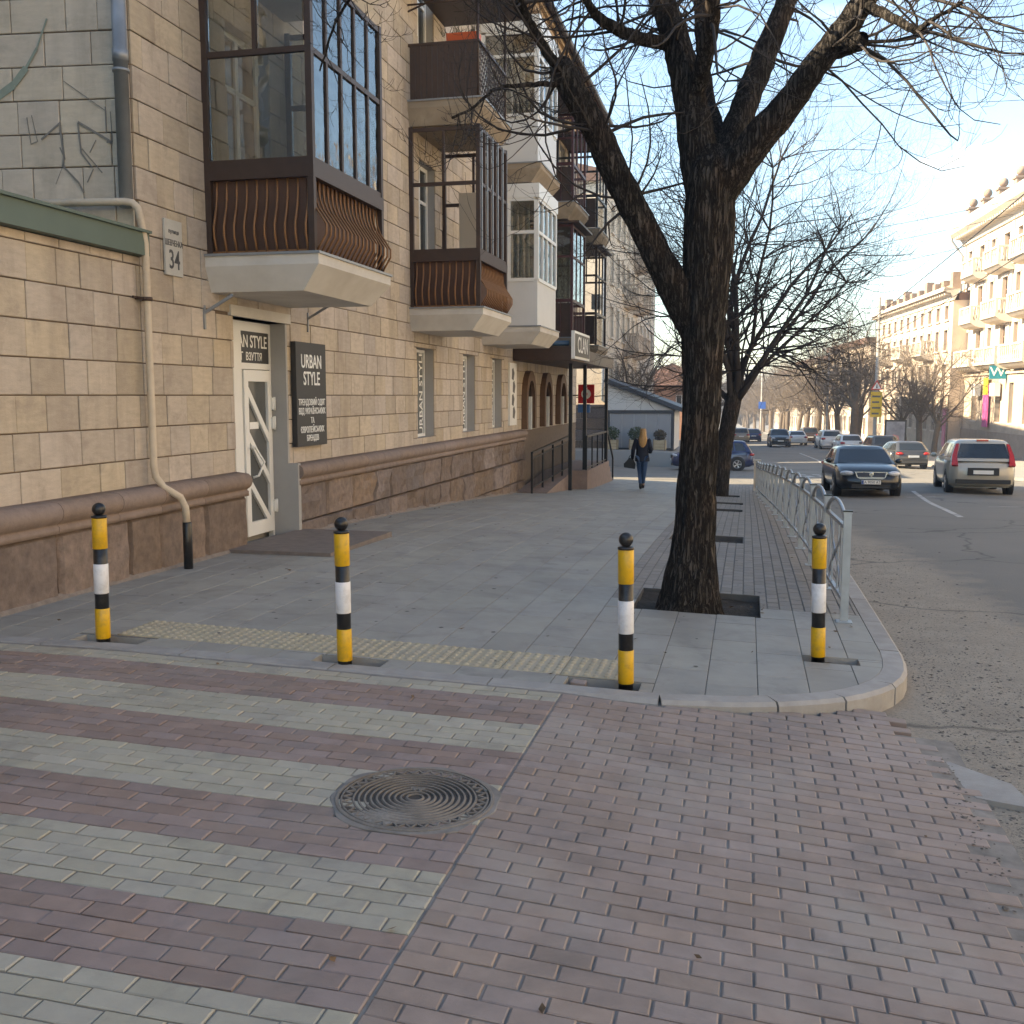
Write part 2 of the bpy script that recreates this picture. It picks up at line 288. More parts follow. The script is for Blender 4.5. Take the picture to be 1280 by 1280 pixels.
    def mesh(s, name, *mats):
        me = bpy.data.meshes.new(name); me.from_pydata(s.v, [], s.f)
        for m in mats: me.materials.append(m)
        me.polygons.foreach_set('material_index', s.m); me.polygons.foreach_set('use_smooth', s.sm)
        me.update(); return me
    def build(s, name, mats, parent=None, local=False):
        if not isinstance(mats, (list, tuple)): mats = [mats]
        return put(name, s.mesh(name, *mats), parent, local=local)
WM = {}
def put(name, me, parent=None, mtx=None, local=False):
    """link a mesh (or None for an Empty) as an object. local: mtx is relative to the parent, else it is in world space"""
    o = bpy.data.objects.new(name, me); COL.objects.link(o)
    mtx = mtx or Matrix.Identity(4); o.matrix_basis = mtx
    if parent is not None:
        o.parent = parent
        if not local: o.matrix_parent_inverse = WM[parent.name].inverted()
        WM[o.name] = (WM[parent.name] @ mtx) if local else mtx
    else: WM[o.name] = mtx
    return o
def tag(o, label, cat, group=None, kind=None):
    o['label'] = label; o['category'] = cat
    if group: o['group'] = group
    if kind: o['kind'] = kind
    return o
def thing(name, label, cat, loc=(0,0,0), rz=0, group=None):
    o = put(name, None, None, Matrix.Translation(loc) @ Matrix.Rotation(rz, 4, 'Z')); o.empty_display_size = 0.2
    return tag(o, label, cat, group)
def struct(o): o['kind'] = 'structure'; return o
def stuff(o): o['kind'] = 'stuff'; return o
def dup(root, loc, rz, sc=1.0, label=None, group=None):
    r = root.copy(); COL.objects.link(r); r.matrix_basis = Matrix.Translation(loc) @ Matrix.Rotation(rz,4,'Z') @ Matrix.Scale(sc,4)
    if label: r['label'] = label
    if group: r['group'] = group
    for ch in list(root.children):
        c = ch.copy(); COL.objects.link(c); c.parent = r
        for g in ch.children:
            d = g.copy(); COL.objects.link(d); d.parent = c
    WM[r.name] = r.matrix_basis.copy()
    return r
VX, VY, VZ = Vector((1,0,0)), Vector((0,1,0)), Vector((0,0,1))
CF = Vector((-math.sin(YAW)*math.cos(PITCH), math.cos(YAW)*math.cos(PITCH), -math.sin(PITCH)))
CR = Vector((math.cos(YAW), math.sin(YAW), 0)); CU = CR.cross(CF)
def seen(p, area):
    """roughly how large a piece of that area shows (0 when outside the view): decides which pieces become single objects"""
    q = Vector(p) - CAM_POS; z = q.dot(CF)
    if z < 0.3: return 0
    if abs(q.dot(CR)/z) > 0.53 or abs(q.dot(CU)/z) > 0.53: return 0
    return area/(z*z)
def text(s, size, name, m, O, ux, uy, parent, align='CENTER', depth=0.002, sx=1.0):
    cu = bpy.data.curves.new('t', 'FONT'); cu.body = s; cu.size = size; cu.extrude = depth; cu.align_x = align; cu.align_y = 'CENTER'; cu.resolution_u = 3
    cu.offset = size*0.012
    tmp = bpy.data.objects.new('t', cu); COL.objects.link(tmp)
    dg = bpy.context.evaluated_depsgraph_get(); me = bpy.data.meshes.new_from_object(tmp.evaluated_get(dg))
    bpy.data.objects.remove(tmp); bpy.data.curves.remove(cu)
    me.materials.clear(); me.materials.append(m)
    un = ux.cross(uy); mt = Matrix((ux*sx, uy, un)).transposed().to_4x4(); mt.translation = O
    me.transform(mt); me.update()
    return put(name, me, parent)
def rect_sub(rects, hole):
    """rectangles (x0,x1,y0,y1) minus a hole"""
    out = []; hx0,hx1,hy0,hy1 = hole
    for (x0,x1,y0,y1) in rects:
        if hx0>=x1 or hx1<=x0 or hy0>=y1 or hy1<=y0: out.append((x0,x1,y0,y1)); continue
        if y0<hy0: out.append((x0,x1,y0,hy0))
        if hy1<y1: out.append((x0,x1,hy1,y1))
        a,b=max(y0,hy0),min(y1,hy1)
        if x0<hx0: out.append((x0,hx0,a,b))
        if hx1<x1: out.append((hx1,x1,a,b))
    return out
def wall(mb, O, ux, un, W0, W1, z0, z1, openings, depth, uz=VZ, rm=0):
    """wall face with real openings (u0,u1,z0,z1) and their reveals going back by depth"""
    us = sorted({W0,W1,*[min(max(o[i],W0),W1) for o in openings for i in (0,1)]}); zs = sorted({z0,z1,*[min(max(o[i],z0),z1) for o in openings for i in (2,3)]})
    for a,b in zip(us,us[1:]):
        for c,d in zip(zs,zs[1:]):
            mu,mz=(a+b)/2,(c+d)/2
            if any(o[0]<mu<o[1] and o[2]<mz<o[3] for o in openings): continue
            mb.add([O+ux*a+uz*c,O+ux*b+uz*c,O+ux*b+uz*d,O+ux*a+uz*d],[(0,1,2,3)])
    mb.cm=rm
    for (a,b,c,d) in openings:
        q=[O+ux*a+uz*c,O+ux*b+uz*c,O+ux*b+uz*d,O+ux*a+uz*d]; r=[p-un*depth for p in q]
        mb.add(q+r,[(0,1,5,4),(1,2,6,5),(2,3,7,6),(3,0,4,7)])
# ================================================================ THE GROUND
PY = [(-200,0),(5.5,0),(9,-.035),(12,-.10),(14,-.18),(18,-.37),(24,-.72),(28,-.97),(33,-1.12),(38,-1.25),(50,-1.87),(70,-2.4),(100,-2.95),(230,-5.7),(500,-10),(1200,-14),(4000,-14)]
def prof(y):
    for (a,za),(b,zb) in zip(PY,PY[1:]):
        if y<=b: return za+(zb-za)*(y-a)/(b-a)
    return PY[-1][1]
def P(y):      # the street runs downhill: profile smoothed over 3 m
    return (prof(y-1.5)+prof(y-.75)+prof(y)+prof(y+.75)+prof(y+1.5))/5
def C(x): return 0.05 if x<-4 else 0.05-0.03*(x+4)
def S(x,y): return P(y)+C(x)                                              # pavement level
def B(x,y): return P(y)+(C(x) if x<-1 else C(-1)-0.075*(x+1))             # driveway of pavers
def kerb_right(y): return 8.95+(84-y)*0.06
def Rd(x,y):
    c = -0.23 if x<1.1 else (-0.23+0.022*(x-1.1) if x<6 else -0.122-0.02*(x-6))
    if x>15: c=-0.302
    return P(y)+c
def mk_road():
    m = bpy.data.materials.new('asphalt'); m.use_nodes=True; t=m.node_tree; N=t.nodes; L=t.links; b=N['Principled BSDF']
    g=N.new('ShaderNodeNewGeometry'); sx=N.new('ShaderNodeSeparateXYZ'); L.new(g.outputs['Position'],sx.inputs[0])
    def noise(sc,det=5,ro=.6):
        n=N.new('ShaderNodeTexNoise'); n.inputs['Scale'].default_value=sc; n.inputs['Detail'].default_value=det; n.inputs['Roughness'].default_value=ro
        L.new(g.outputs['Position'],n.inputs['Vector']); return n.outputs['Fac']
    def math_(op,a,b_=None,c=None,cl=False):
        n=N.new('ShaderNodeMath'); n.operation=op; n.use_clamp=cl
        for i,q in enumerate((a,b_,c)):
            if q is None: continue
            if isinstance(q,(int,float)): n.inputs[i].default_value=q
            else: L.new(q,n.inputs[i])
        return n.outputs[0]
    def mixc(f,a,b_):
        n=N.new('ShaderNodeMix'); n.data_type='RGBA'; L.new(f,n.inputs[0])
        for i,q in ((6,a),(7,b_)):
            if isinstance(q,tuple): n.inputs[i].default_value=(*q,1)
            else: L.new(q,n.inputs[i])
        return n.outputs[2]
    fine=noise(90,3); big=noise(.35,4); mid=noise(3.0,6,.7)
    asp=mixc(math_('MULTIPLY_ADD',fine,.8,-.1,True),(.135,.125,.110),(.215,.200,.178))
    asp=mixc(math_('MULTIPLY_ADD',big,2.2,-.75,True),asp,(.20,.183,.158))
    # sand and grit washed against the kerb
    edge=math_('MULTIPLY_ADD',mid,1.3,-.65); edge=math_('ADD',edge,math_('MULTIPLY_ADD',noise(.8,3),.9,-.45))
    xx=math_('ADD',sx.outputs[0],edge)
    lim=math_('MULTIPLY_ADD',sx.outputs[1],-.06,2.95)
    f1=math_('MULTIPLY_ADD',math_('SUBTRACT',lim,xx),2.2,.3,True)
    f2=math_('MULTIPLY_ADD',sx.outputs[1],-.25,5.0,True)
    f=math_('MULTIPLY',math_('MULTIPLY',f1,f2),.95)
    dirt=mixc(mid,(.20,.168,.132),(.44,.37,.285))
    dirt=mixc(math_('MULTIPLY_ADD',noise(45,4,.8),4.5,-2.3,True),dirt,(.075,.066,.06))
    col=mixc(f,asp,dirt)
    # cracks and darker repairs
    dv=N.new('ShaderNodeMixRGB'); dv.blend_type='LINEAR_LIGHT'; dv.inputs[0].default_value=.35
    nn=N.new('ShaderNodeTexNoise'); nn.inputs['Scale'].default_value=1.4; nn.inputs['Detail'].default_value=6; L.new(g.outputs['Position'],nn.inputs['Vector']); L.new(g.outputs['Position'],dv.inputs[1]); L.new(nn.outputs['Color'],dv.inputs[2])
    vo=N.new('ShaderNodeTexVoronoi'); vo.feature='DISTANCE_TO_EDGE'; vo.inputs['Scale'].default_value=.28; L.new(dv.outputs[0],vo.inputs['Vector'])
    ck=math_('SUBTRACT',1.0,math_('DIVIDE',vo.outputs['Distance'],.011),None,True)
    col=mixc(math_('MULTIPLY',ck,.75),col,(.05,.047,.043))
    rp=math_('MULTIPLY_ADD',noise(.17,2),9.0,-5.3,True); col=mixc(math_('MULTIPLY',rp,.45),col,(.085,.08,.074))
    L.new(col,b.inputs['Base Color']); b.inputs['Roughness'].default_value=.85
    bp=N.new('ShaderNodeBump'); bp.inputs['Strength'].default_value=.55; bp.inputs['Distance'].default_value=.012
    L.new(math_('ADD',noise(60,4,.7),math_('MULTIPLY',f,noise(22,5,.8))),bp.inputs['Height']); L.new(bp.outputs[0],b.inputs['Normal'])
    MATS['asphalt']=m; return m
M_ROAD = mk_road()
def sheet(name, xs, ys, zf, m, parent=None):
    vs=[(x,y,zf(x,y)) for y in ys for x in xs]; n=len(xs)
    fs=[(j*n+i,j*n+i+1,(j+1)*n+i+1,(j+1)*n+i) for j in range(len(ys)-1) for i in range(n-1)]
    mb=MB(); mb.cs=True; mb.add(vs,fs); return mb.build(name,m,parent)
xs=[-3000,-900,-300,-100,-40,-20,-10,-4,0,1.1,2,3,4,5,6,7,8,9,10,12,15,15.2,20,40,100,300,900,3000]
ys=[-150,-50,-20,0,2,4,5,6]+[6+.75*i for i in range(1,46)]+[42,46,50,56,62,70,80,90,100,120,150,190,230,300,400,500,700,1000,1200,2000,4000]
road=struct(sheet('road',xs,ys,Rd,M_ROAD))
# ---- driveway of red and pale pavers
drive=struct(sheet('driveway',[-9,-7,-5.4,-4,-3,-2,-1,-.5,0,.5,1.0,1.12],[-12,-6,-2,0,1,2,3,4,5,5.6,5.75],lambda x,y:B(x,y)-.007,M_SAND))
KERB_=[(-.45,5.66),(-.05,5.74),(.34,5.90),(.72,6.18),(1.00,6.66),(1.09,7.40),(1.09,9.0),(1.08,11)]     # kerb line round the corner (outer edge of the pavement)
KERB=[]
for i_ in range(len(KERB_)-1):
    a_,b_,c_,d_=[Vector(KERB_[min(max(i_+q,0),len(KERB_)-1)]) for q in (-1,0,1,2)]
    for k_ in range(3 if 0<i_<5 else 1):
        t_=k_/3; v_=.5*((2*b_)+(c_-a_)*t_+(2*a_-5*b_+4*c_-d_)*t_*t_+(3*b_-a_-3*c_+d_)*t_**3); KERB.append((v_.x,v_.y))
KERB.append(KERB_[-1])
def inside_walk(x,y):
    if y<5.66: return False
    if x<-.45: return True
    for (a,b),(c,d) in zip(KERB,KERB[1:]):
        if (c-a)*(y-b)-(d-b)*(x-a)<0: return False
    return True
rng=random.Random(5)
def slope_mtx(f,x,y,dz=0,rz=0,tilt=0.0):
    e=.05; n=Vector((-(f(x+e,y)-f(x-e,y))/(2*e)+rng.uniform(-tilt,tilt),-(f(x,y+e)-f(x,y-e))/(2*e)+rng.uniform(-tilt,tilt),1)).normalized()
    ux=VX-n*VX.dot(n); ux.normalize(); uy=n.cross(ux)
    m=Matrix((ux,uy,n)).transposed().to_4x4() @ Matrix.Rotation(rz,4,'Z'); m.translation=(x,y,f(x,y)+dz); return m
def piece_mesh(name,w,d,h,bev,m):
    mb=MB(); mb.stone(-w/2,w/2,-d/2,d/2,Vector((0,0,-h)),VX,VY,VZ,h,bev); return mb.mesh(name,m)
BL,BW=.192,.085
mesh_cache={}
def place_pieces(items,name,parent,f,h,bev,limit=300):
    """items (x,y,w,d,material): the largest in view become single objects, the rest one joined part"""
    items=sorted(items,key=lambda it:-seen((it[0],it[1],f(it[0],it[1])),it[2]*it[3]))
    for (x,y,w,d,m) in items[:limit]:
        k=(name,round(w,3),round(d,3),m.name)
        if k not in mesh_cache: mesh_cache[k]=piece_mesh(name,w,d,h,bev,m)
        put(name,mesh_cache[k],parent,slope_mtx(f,x,y,rng.uniform(-.0028,.0022),rng.uniform(-.010,.010),.011))
    groups={}
    for (x,y,w,d,m) in items[limit:]:
        mb=groups.setdefault(m.name,MB()); mt=slope_mtx(f,x,y,rng.uniform(-.0028,.0022),rng.uniform(-.010,.010),.011)
        q=MB(); q.stone(-w/2,w/2,-d/2,d/2,Vector((0,0,-h)),VX,VY,VZ,h,bev); mb.add([mt@Vector(v) for v in q.v],q.f)
    for mn,mb in groups.items(): stuff(mb.build('paving',MATS[mn],parent))
items=[]
row=0; y=1.55
while y<6.95:
    yc=y+BW/2
    # left of the long seam: zebra of pale and red bands
    band=int(math.floor((yc-2.88)/(BW*5)))
    m=M_GREY if band%2==0 else M_RED
    if yc<5.60:
        x=-1.0-(0 if row%2 else BL/2)
        if row%2==0: items.append((-1.0-BL/4,yc,BL/2-.006,BW-.006,m))
        while x>-5.6:
            items.append((x-BL/2,yc,BL-.006,BW-.006,m)); x-=BL
    x=-.994+(BL/2 if row%2 else 0)
    if row%2: items.append((-.994+BL/4,yc,BL/2-.006,BW-.006,M_RED2))
    lim=(1.02+.05*math.sin(yc*3)+rng.uniform(-.05,.05)) if yc<5.55 else .98-.28*(yc-5.55)
    while x<lim-.1:
        if not inside_walk(x+BL/2,yc) and yc-5.6<.9: items.append((x+BL/2,yc,BL-.006,BW-.006,M_RED2))
        x+=BL
    y+=BW; row+=1
items=[it for it in items if (it[0]+1.32)**2+(it[1]-3.94)**2>.28**2]
place_pieces(items,'brick',drive,B,.05,.005,300)
# ---- left pavement with its pits
PITS=[(-.88,.14,8.22,9.22),(-.95,-.02,13.2,14.1),(-.95,-.05,19.6,20.5),(-.95,-.05,22.6,23.5),(-1.1,-.15,27.0,27.95)]
BPITS=[(-4.33,-3.84,5.815,5.99),(-2.62,-2.17,5.815,5.985),(-1.02,-.58,5.815,6.00),(.40,.76,6.88,7.06)]
HOLES=PITS+BPITS
walk=None
def clip(poly):
    """clip a convex polygon to the inner side of the corner kerb"""
    segs=[(KERB[i],KERB[i+1]) for i in range(len(KERB)-1)]
    segs=[((a[0],a[1]),(b[0],b[1])) for a,b in segs]
    for (a,b) in segs:
        if not poly: return poly
        dx,dy=b[0]-a[0],b[1]-a[1]; L=math.hypot(dx,dy); nx,ny=-dy/L,dx/L
        d=lambda p:(p[0]-a[0])*nx+(p[1]-a[1])*ny-.152
        out=[]
        for p,q in zip(poly,poly[1:]+poly[:1]):
            dp,dq=d(p),d(q)
            if dp>=0: out.append(p)
            if (dp>=0)!=(dq>=0): t=dp/(dp-dq); out.append((p[0]+(q[0]-p[0])*t,p[1]+(q[1]-p[1])*t))
        poly=out
    return poly
YEND=33.2; XR=.935
mb=MB()
gx=sorted({-5.6,-5.3,-4,-3,-2,-1.1,-.5,0,.45,XR,*[h[i] for h in HOLES for i in (0,1)]})
gy=sorted({5.81,6.05,6.45,7.0,7.6,*[8+i*.6 for i in range(43)],YEND,*[h[i] for h in HOLES for i in (2,3)]})
for a,b in zip(gx,gx[1:]):
    for c,d in zip(gy,gy[1:]):
        mx_,my_=(a+b)/2,(c+d)/2
        if any(h[0]<mx_<h[1] and h[2]<my_<h[3] for h in HOLES): continue
        poly=clip([(a,c),(b,c),(b,d),(a,d)]) if (c<9 and b>-1) else [(a,c),(b,c),(b,d),(a,d)]
        if len(poly)>2: mb.add([(x,y,S(x,y)-.006) for x,y in poly],[tuple(range(len(poly)))])
walk=struct(mb.build('sidewalk',M_JOINT))
for h in HOLES:
    mb=MB(); z=S((h[0]+h[1])/2,(h[2]+h[3])/2); D=.055 if h in PITS else .085
    for (p,q) in (((h[0],h[2]),(h[1],h[2])),((h[1],h[2]),(h[1],h[3])),((h[1],h[3]),(h[0],h[3])),((h[0],h[3]),(h[0],h[2]))):
        mb.add([(p[0],p[1],S(*p)-.004),(q[0],q[1],S(*q)-.004),(q[0],q[1],S(*q)-D-.05),(p[0],p[1],S(*p)-D-.05)],[(3,2,1,0)])
    mb.build('pit_edge',M_PIT if h in PITS else M_CONC,walk)
    n=9; mb=MB(); mb.cs=True; vs=[]; fs=[]
    for j in range(n):
        for i in range(n):
            x=h[0]+(h[1]-h[0])*i/(n-1); y=h[2]+(h[3]-h[2])*j/(n-1)
            vs.append((x,y,S(x,y)-D+(rng.uniform(-.02,.025) if h in PITS else 0)))
    for j in range(n-1):
        for i in range(n-1): fs.append((j*n+i,j*n+i+1,(j+1)*n+i+1,(j+1)*n+i))
    mb.add(vs,fs); mb.build('soil',M_SOIL,walk)
# slabs
TAC=(-4.12,-.70,6.02,6.47)
tiles=[]; TW,TL=.30,.60
nx=0; x=-5.3
while x<XR-.02:
    x1=min(x+TW,XR); y=5.81-(TL/2 if nx%2 else 0); nx+=1
    while y<YEND:
        y1=min(y+TL,YEND); y0=max(y,5.81)
        if y1-y0>.05:
            rs=[(x,x1,y0,y1)]
            for h in HOLES+[TAC,(-1.1,2,8.62,99)]: rs=rect_sub(rs,h)
            for r in rs:
                if r[1]-r[0]>.03 and r[3]-r[2]>.03: tiles.append(r)
        y+=TL
    x+=TW
def poly_piece(mb,poly,f,h,bev):
    cx=sum(p[0] for p in poly)/len(poly); cy=sum(p[1] for p in poly)/len(poly); n=len(poly)
    vs=[]
    for (dz,e) in ((-h,0),(-bev*.6,0),(0,bev)):
        for (x,y) in poly:
            L=math.hypot(x-cx,y-cy) or 1; k=1-e*1.3/L; xx,yy=cx+(x-cx)*k,cy+(y-cy)*k; vs.append((xx,yy,f(xx,yy)+dz))
    fs=[tuple(range(2*n,3*n))]
    for k in (0,1):
        for i in range(n): j=(i+1)%n; fs.append((k*n+i,k*n+j,(k+1)*n+j,(k+1)*n+i))
    mb.add(vs,fs)
def lay(rects,name,f,m,gap,h,bev,limit=300):
    ps=[]
    for (x0,x1,y0,y1) in rects:
        g=gap/2; poly=[(x0+g,y0+g),(x1-g,y0+g),(x1-g,y1-g),(x0+g,y1-g)]
        if y0<9 and x1>-1: poly=clip(poly)
        if len(poly)>2:
            cx=sum(p[0] for p in poly)/len(poly); cy=sum(p[1] for p in poly)/len(poly)
            ps.append((seen((cx,cy,f(cx,cy)),(x1-x0)*(y1-y0)),poly))
    ps.sort(key=lambda p:-p[0]); rest=MB()
    for k,(s,poly) in enumerate(ps):
        dz=rng.uniform(-.0012,.0012); ff=lambda x,y:f(x,y)+dz
        if k<limit: mb=MB(); poly_piece(mb,poly,ff,h,bev); mb.build(name,m,walk)
        else: poly_piece(rest,poly,ff,h,bev)
    if rest.v: stuff(rest.build('paving',m,walk))
lay(tiles,'paving_slab',S,M_TILE,.005,.04,.003)
sets=[]; x=-1.1; k=0
while x<XR-.01:
    x1=min(x+.1,XR); y=8.62-(.1 if k%2 else 0); k+=1
    while y<YEND:
        y0,y1=max(y,8.62),min(y+.2,YEND); rs=[(x,x1,y0,y1)]
        for h in PITS: rs=rect_sub(rs,h)
        sets+= [r for r in rs if r[1]-r[0]>.02 and r[3]-r[2]>.02]; y+=.2
    x+=.1
lay(sets,'paver',S,M_SETT,.009,.04,.005)
# tactile tiles with truncated domes
mb=MB(); tw=.38; td=.45; mb.stone(-tw/2+.002,tw/2-.002,-td/2+.002,td/2-.002,Vector((0,0,-.04)),VX,VY,VZ,.041,.003)
for i in range(6):
    for j in range(7):
        mb.lathe((-tw/2+tw*(i+.5)/6,-td/2+td*(j+.5)/7,.001),[(.0225,0),(.013,.009)],8,capb=False)
tm=mb.mesh('tactile_tile',M_TACT)
for i in range(9):
    x=TAC[0]+tw*(i+.5); y=(TAC[2]+TAC[3])/2; put('tactile_tile',tm,walk,slope_mtx(S,x,y,0,0,.002))
# kerb stones
def kerb_stone(p,q,w,f,name,parent,h=.30,top=0.0,flip=1):
    d=Vector((q[0]-p[0],q[1]-p[1],0)); L=d.length; d/=L; n=Vector((-d.y,d.x,0))*flip; g=.004
    sec=[(0,-h),(0,-.022),(.022,0),(w,0),(w,-h)]; vs=[]
    for t in (g,L*.5,L-g):
        for a,b in sec:
            x=p[0]+d.x*t+n.x*a; y=p[1]+d.y*t+n.y*a; vs.append((x,y,f(x,y)+b+top))
    k=len(sec); fs=[(k*r+i,k*r+(i+1)%k,k*(r+1)+(i+1)%k,k*(r+1)+i) for r in (0,1) for i in range(k)]
    fs+=[tuple(range(k-1,-1,-1)),tuple(range(2*k,3*k))]
    mb=MB(); mb.add(vs,fs); return mb.build(name,M_KERB,parent)
x=-5.45
while x<-.5: x1=min(x+1.0,-.45); kerb_stone((x,5.66),(x1,5.66),.15,S,'kerb_stone',walk,top=.001); x=x1
def kerb_curve(pts,w,h=.30):
    sec=[(0,-h),(0,-.022),(.022,0),(w,0),(w,-h)]; vs=[]; n=len(pts); k=len(sec)
    for i,p in enumerate(pts):
        q0,q1=pts[max(i-1,0)],pts[min(i+1,n-1)]; dx,dy=q1[0]-q0[0],q1[1]-q0[1]; L=math.hypot(dx,dy); nx_,ny_=-dy/L,dx/L
        for a,b in sec: x,y=p[0]+nx_*a,p[1]+ny_*a; vs.append((x,y,S(x,y)+b+.001))
    fs=[(k*r+i,k*r+(i+1)%k,k*(r+1)+(i+1)%k,k*(r+1)+i) for r in range(n-1) for i in range(k)]+[tuple(range(k-1,-1,-1)),tuple(range((n-1)*k,n*k))]
    mb=MB(); mb.add(vs,fs); mb.build('kerb_stone',M_KERB,walk)
cv_=[p for p in KERB if p[1]<=7.401]
last=len(cv_)-1; cuts=[0,3,6,9,last]
for a_,b_ in zip(cuts,cuts[1:]):
    sg=cv_[a_:b_+1]
    if len(sg)>1:
        sg=list(sg); l2=lambda p,q,t:(p[0]+(q[0]-p[0])*t,p[1]+(q[1]-p[1])*t); sg[0]=l2(sg[0],sg[1],.05); sg[-1]=l2(sg[-1],sg[-2],.05); kerb_curve(sg,.15)
y=7.40
while y<YEND: y1=min(y+1.0,YEND); kerb_stone((1.087,y),(1.087,y1),.15,S,'kerb_stone',walk,top=.001); y=y1
x=1.087
while x>-5.4: x1=max(x-1.0,-5.4); kerb_stone((x,YEND+.15),(x1,YEND+.15),.15,S,'kerb_stone',walk,top=.001); x=x1
# broken piece of concrete at the edge of the driveway and grit on the road
mb=MB(); mb.prism([(0,0),(.10,-.42),(.34,-.50),(.30,-.20),(.06,.06)],Vector((.98,5.35,Rd(1.1,5.2)-.02)),VX,VY,VZ,0,.05)
struct(mb.build('concrete_patch',M_KERB,road))
mb=MB()
for i in range(5200):
    y=rng.uniform(3.2,15) if i%3 else rng.uniform(4,8); x=1.1+abs(rng.gauss(0,.55)); 
    if y>6.5 and x<1.06: continue
    if y<5.5: x-= .25*rng.random()
    if x>2.9: continue
    r=rng.choice([.003,.004,.004,.006,.008]) if rng.random()<.97 else .016
    z=max(Rd(x,y),B(x,y) if (x<1.05 and y<5.6) else -9); a=rng.uniform(0,6.28)
    vs=[]; 
    for k in range(5): vs.append((x+r*rng.uniform(.6,1.3)*math.cos(a+k*1.257),y+r*rng.uniform(.6,1.3)*math.sin(a+k*1.257),z))
    vs.append((x+r*rng.uniform(-.3,.3),y+r*rng.uniform(-.3,.3),z+r*rng.uniform(.25,.55)))
    mb.add(vs,[(k,(k+1)%5,5) for k in range(5)])
g=mb.build('gravel',mat('gravel_stone',(.12,.105,.092),.9,.5,60)); tag(g,'loose gravel and grit lying along the road edge','gravel',kind='stuff')
# ---- dead leaves, twigs and gum on the paving
mb=MB()
for i in range(80):
    k=rng.random()
    if k<.35: x,y=rng.uniform(-5.2,-5.0)+abs(rng.gauss(0,.12)),rng.uniform(6.2,20)
    elif k<.6: x,y=rng.uniform(-.9,.2),rng.uniform(8.2,9.2)
    elif k<.8: x,y=rng.uniform(.5,.9),rng.uniform(6.8,14)
    else: x,y=rng.uniform(-4.5,1),rng.uniform(2.6,9)
    z=(B(x,y) if y<5.7 else S(x,y))+.004
    if -.88<x<.14 and 8.22<y<9.22: z-=.05
    a=rng.uniform(0,6.28); l=rng.uniform(.012,.03); w=l*rng.uniform(.35,.6); c,s_=math.cos(a),math.sin(a); hz=rng.uniform(.003,.012)
    pt=lambda u,v,h_:(x+u*c-v*s_,y+u*s_+v*c,z+h_)
    mb.add([pt(-l,0,hz),pt(0,-w,0),pt(l,0,hz*.6),pt(0,w,hz*1.2)],[(0,1,2),(0,2,3)])
g=mb.build('fallen_leaves',mat('dry_leaf',(.14,.085,.045),.9,.5,30)); tag(g,'small dry leaves scattered over the pavement and tree pit','leaves',kind='stuff')
mb=MB()
for i in range(130):
    x,y=rng.uniform(-4.9,.8),rng.uniform(6.1,16)
    if any(h[0]-.03<x<h[1]+.03 and h[2]-.03<y<h[3]+.03 for h in HOLES) or not inside_walk(x+.2,y-.2): continue
    r0=rng.uniform(.008,.02); n=9; mb.add([(x+r0*rng.uniform(.7,1.2)*math.cos(6.283*k/n),y+r0*rng.uniform(.7,1.2)*math.sin(6.283*k/n),S(x,y)+.0028) for k in range(n)],[tuple(range(n))])
stuff(mb.build('gum_spot',mat('old_gum',(.10,.095,.09),.9,.3,30),walk))
# ---- road markings
M_MARK=mat('worn_marking',(.46,.44,.41),.8,.25,5,dirt=((.14,.13,.12),.9,2.2))
def marking(pts,w,name='lane_line'):
    mb=MB(); n=14
    for (a,b),(c,d) in zip(pts,pts[1:]):
        for k in range(n):
            t0,t1=k/n,(k+1)/n; dx,dy=c-a,d-b; L=math.hypot(dx,dy); ox,oy=-dy/L*w/2,dx/L*w/2
            q=[]
            for t,sg in ((t0,-1),(t0,1),(t1,1),(t1,-1)):
                x=a+dx*t+ox*sg; y=b+dy*t+oy*sg; q.append((x,y,Rd(x,y)+.005))
            mb.add(q,[(3,2,1,0)])
    return mb.build(name,M_MARK,road)
marking([(4.15,21.5),(4.55,26.5),(5.0,33.2)],.12)
marking([(5.6,26),(6.4,26.3)],.10); marking([(4.4,30.4),(5.2,30.5)],.1)
for k in range(6): marking([(1.5+k*.62,45.5),(1.3+k*.62,49.8)],.34,'crossing_stripe')
marking([(4.4,62),(4.5,70),(4.0,82)],.14); marking([(1.0,66),(2.6,66.2)],.2); marking([(3.2,95),(2.6,110)],.14)
# ---- far and right pavements
def raised(name,poly,f,h,m,kerbm):
    n=len(poly); mb=MB(); vs=[(x,y,f(x,y)+h) for x,y in poly]+[(x,y,f(x,y)-.4) for x,y in poly]
    mb.add(vs,[tuple(range(n))]); mb.cm=1; mb.add(vs,[(i,n+i,n+(i+1)%n,(i+1)%n) for i in range(n)])
    return mb.build(name,[m,kerbm])
mb=MB()
for y in [0,10,20,30,40,50,60,70,80,90,100,120,150,200,260,330]:
    pass
def strip(name,xl,xr,ys,h,m):
    mb=MB(); vs=[]
    for y in ys:
        a,b=xl(y),xr(y); za=Rd(a,y)+h; zb=za
        vs+= [(a,y,za-h-.1),(a,y,za),(a+(b-a)*.5,y,za+.03),(b,y,zb+.03),(b,y,za-h-.1)]
    fs=[(j*5+i,j*5+i+1,(j+1)*5+i+1,(j+1)*5+i) for j in range(len(ys)-1) for i in range(4)]
    k=(len(ys)-1)*5; fs+=[(4,3,2,1,0),(k,k+1,k+2,k+3,k+4)]
    mb.add(vs,[tuple(reversed(f)) for f in fs]); return struct(mb.build(name,m))
M_PAVEF=mat('far_paving',(.25,.235,.215),.8,.12,.8)
strip('right_sidewalk',lambda y:kerb_right(y),lambda y:kerb_right(y)+14,[46,50,55,60,65,70,75,80,85,90,100,110,130,160,200,260,330],.13,M_PAVEF)
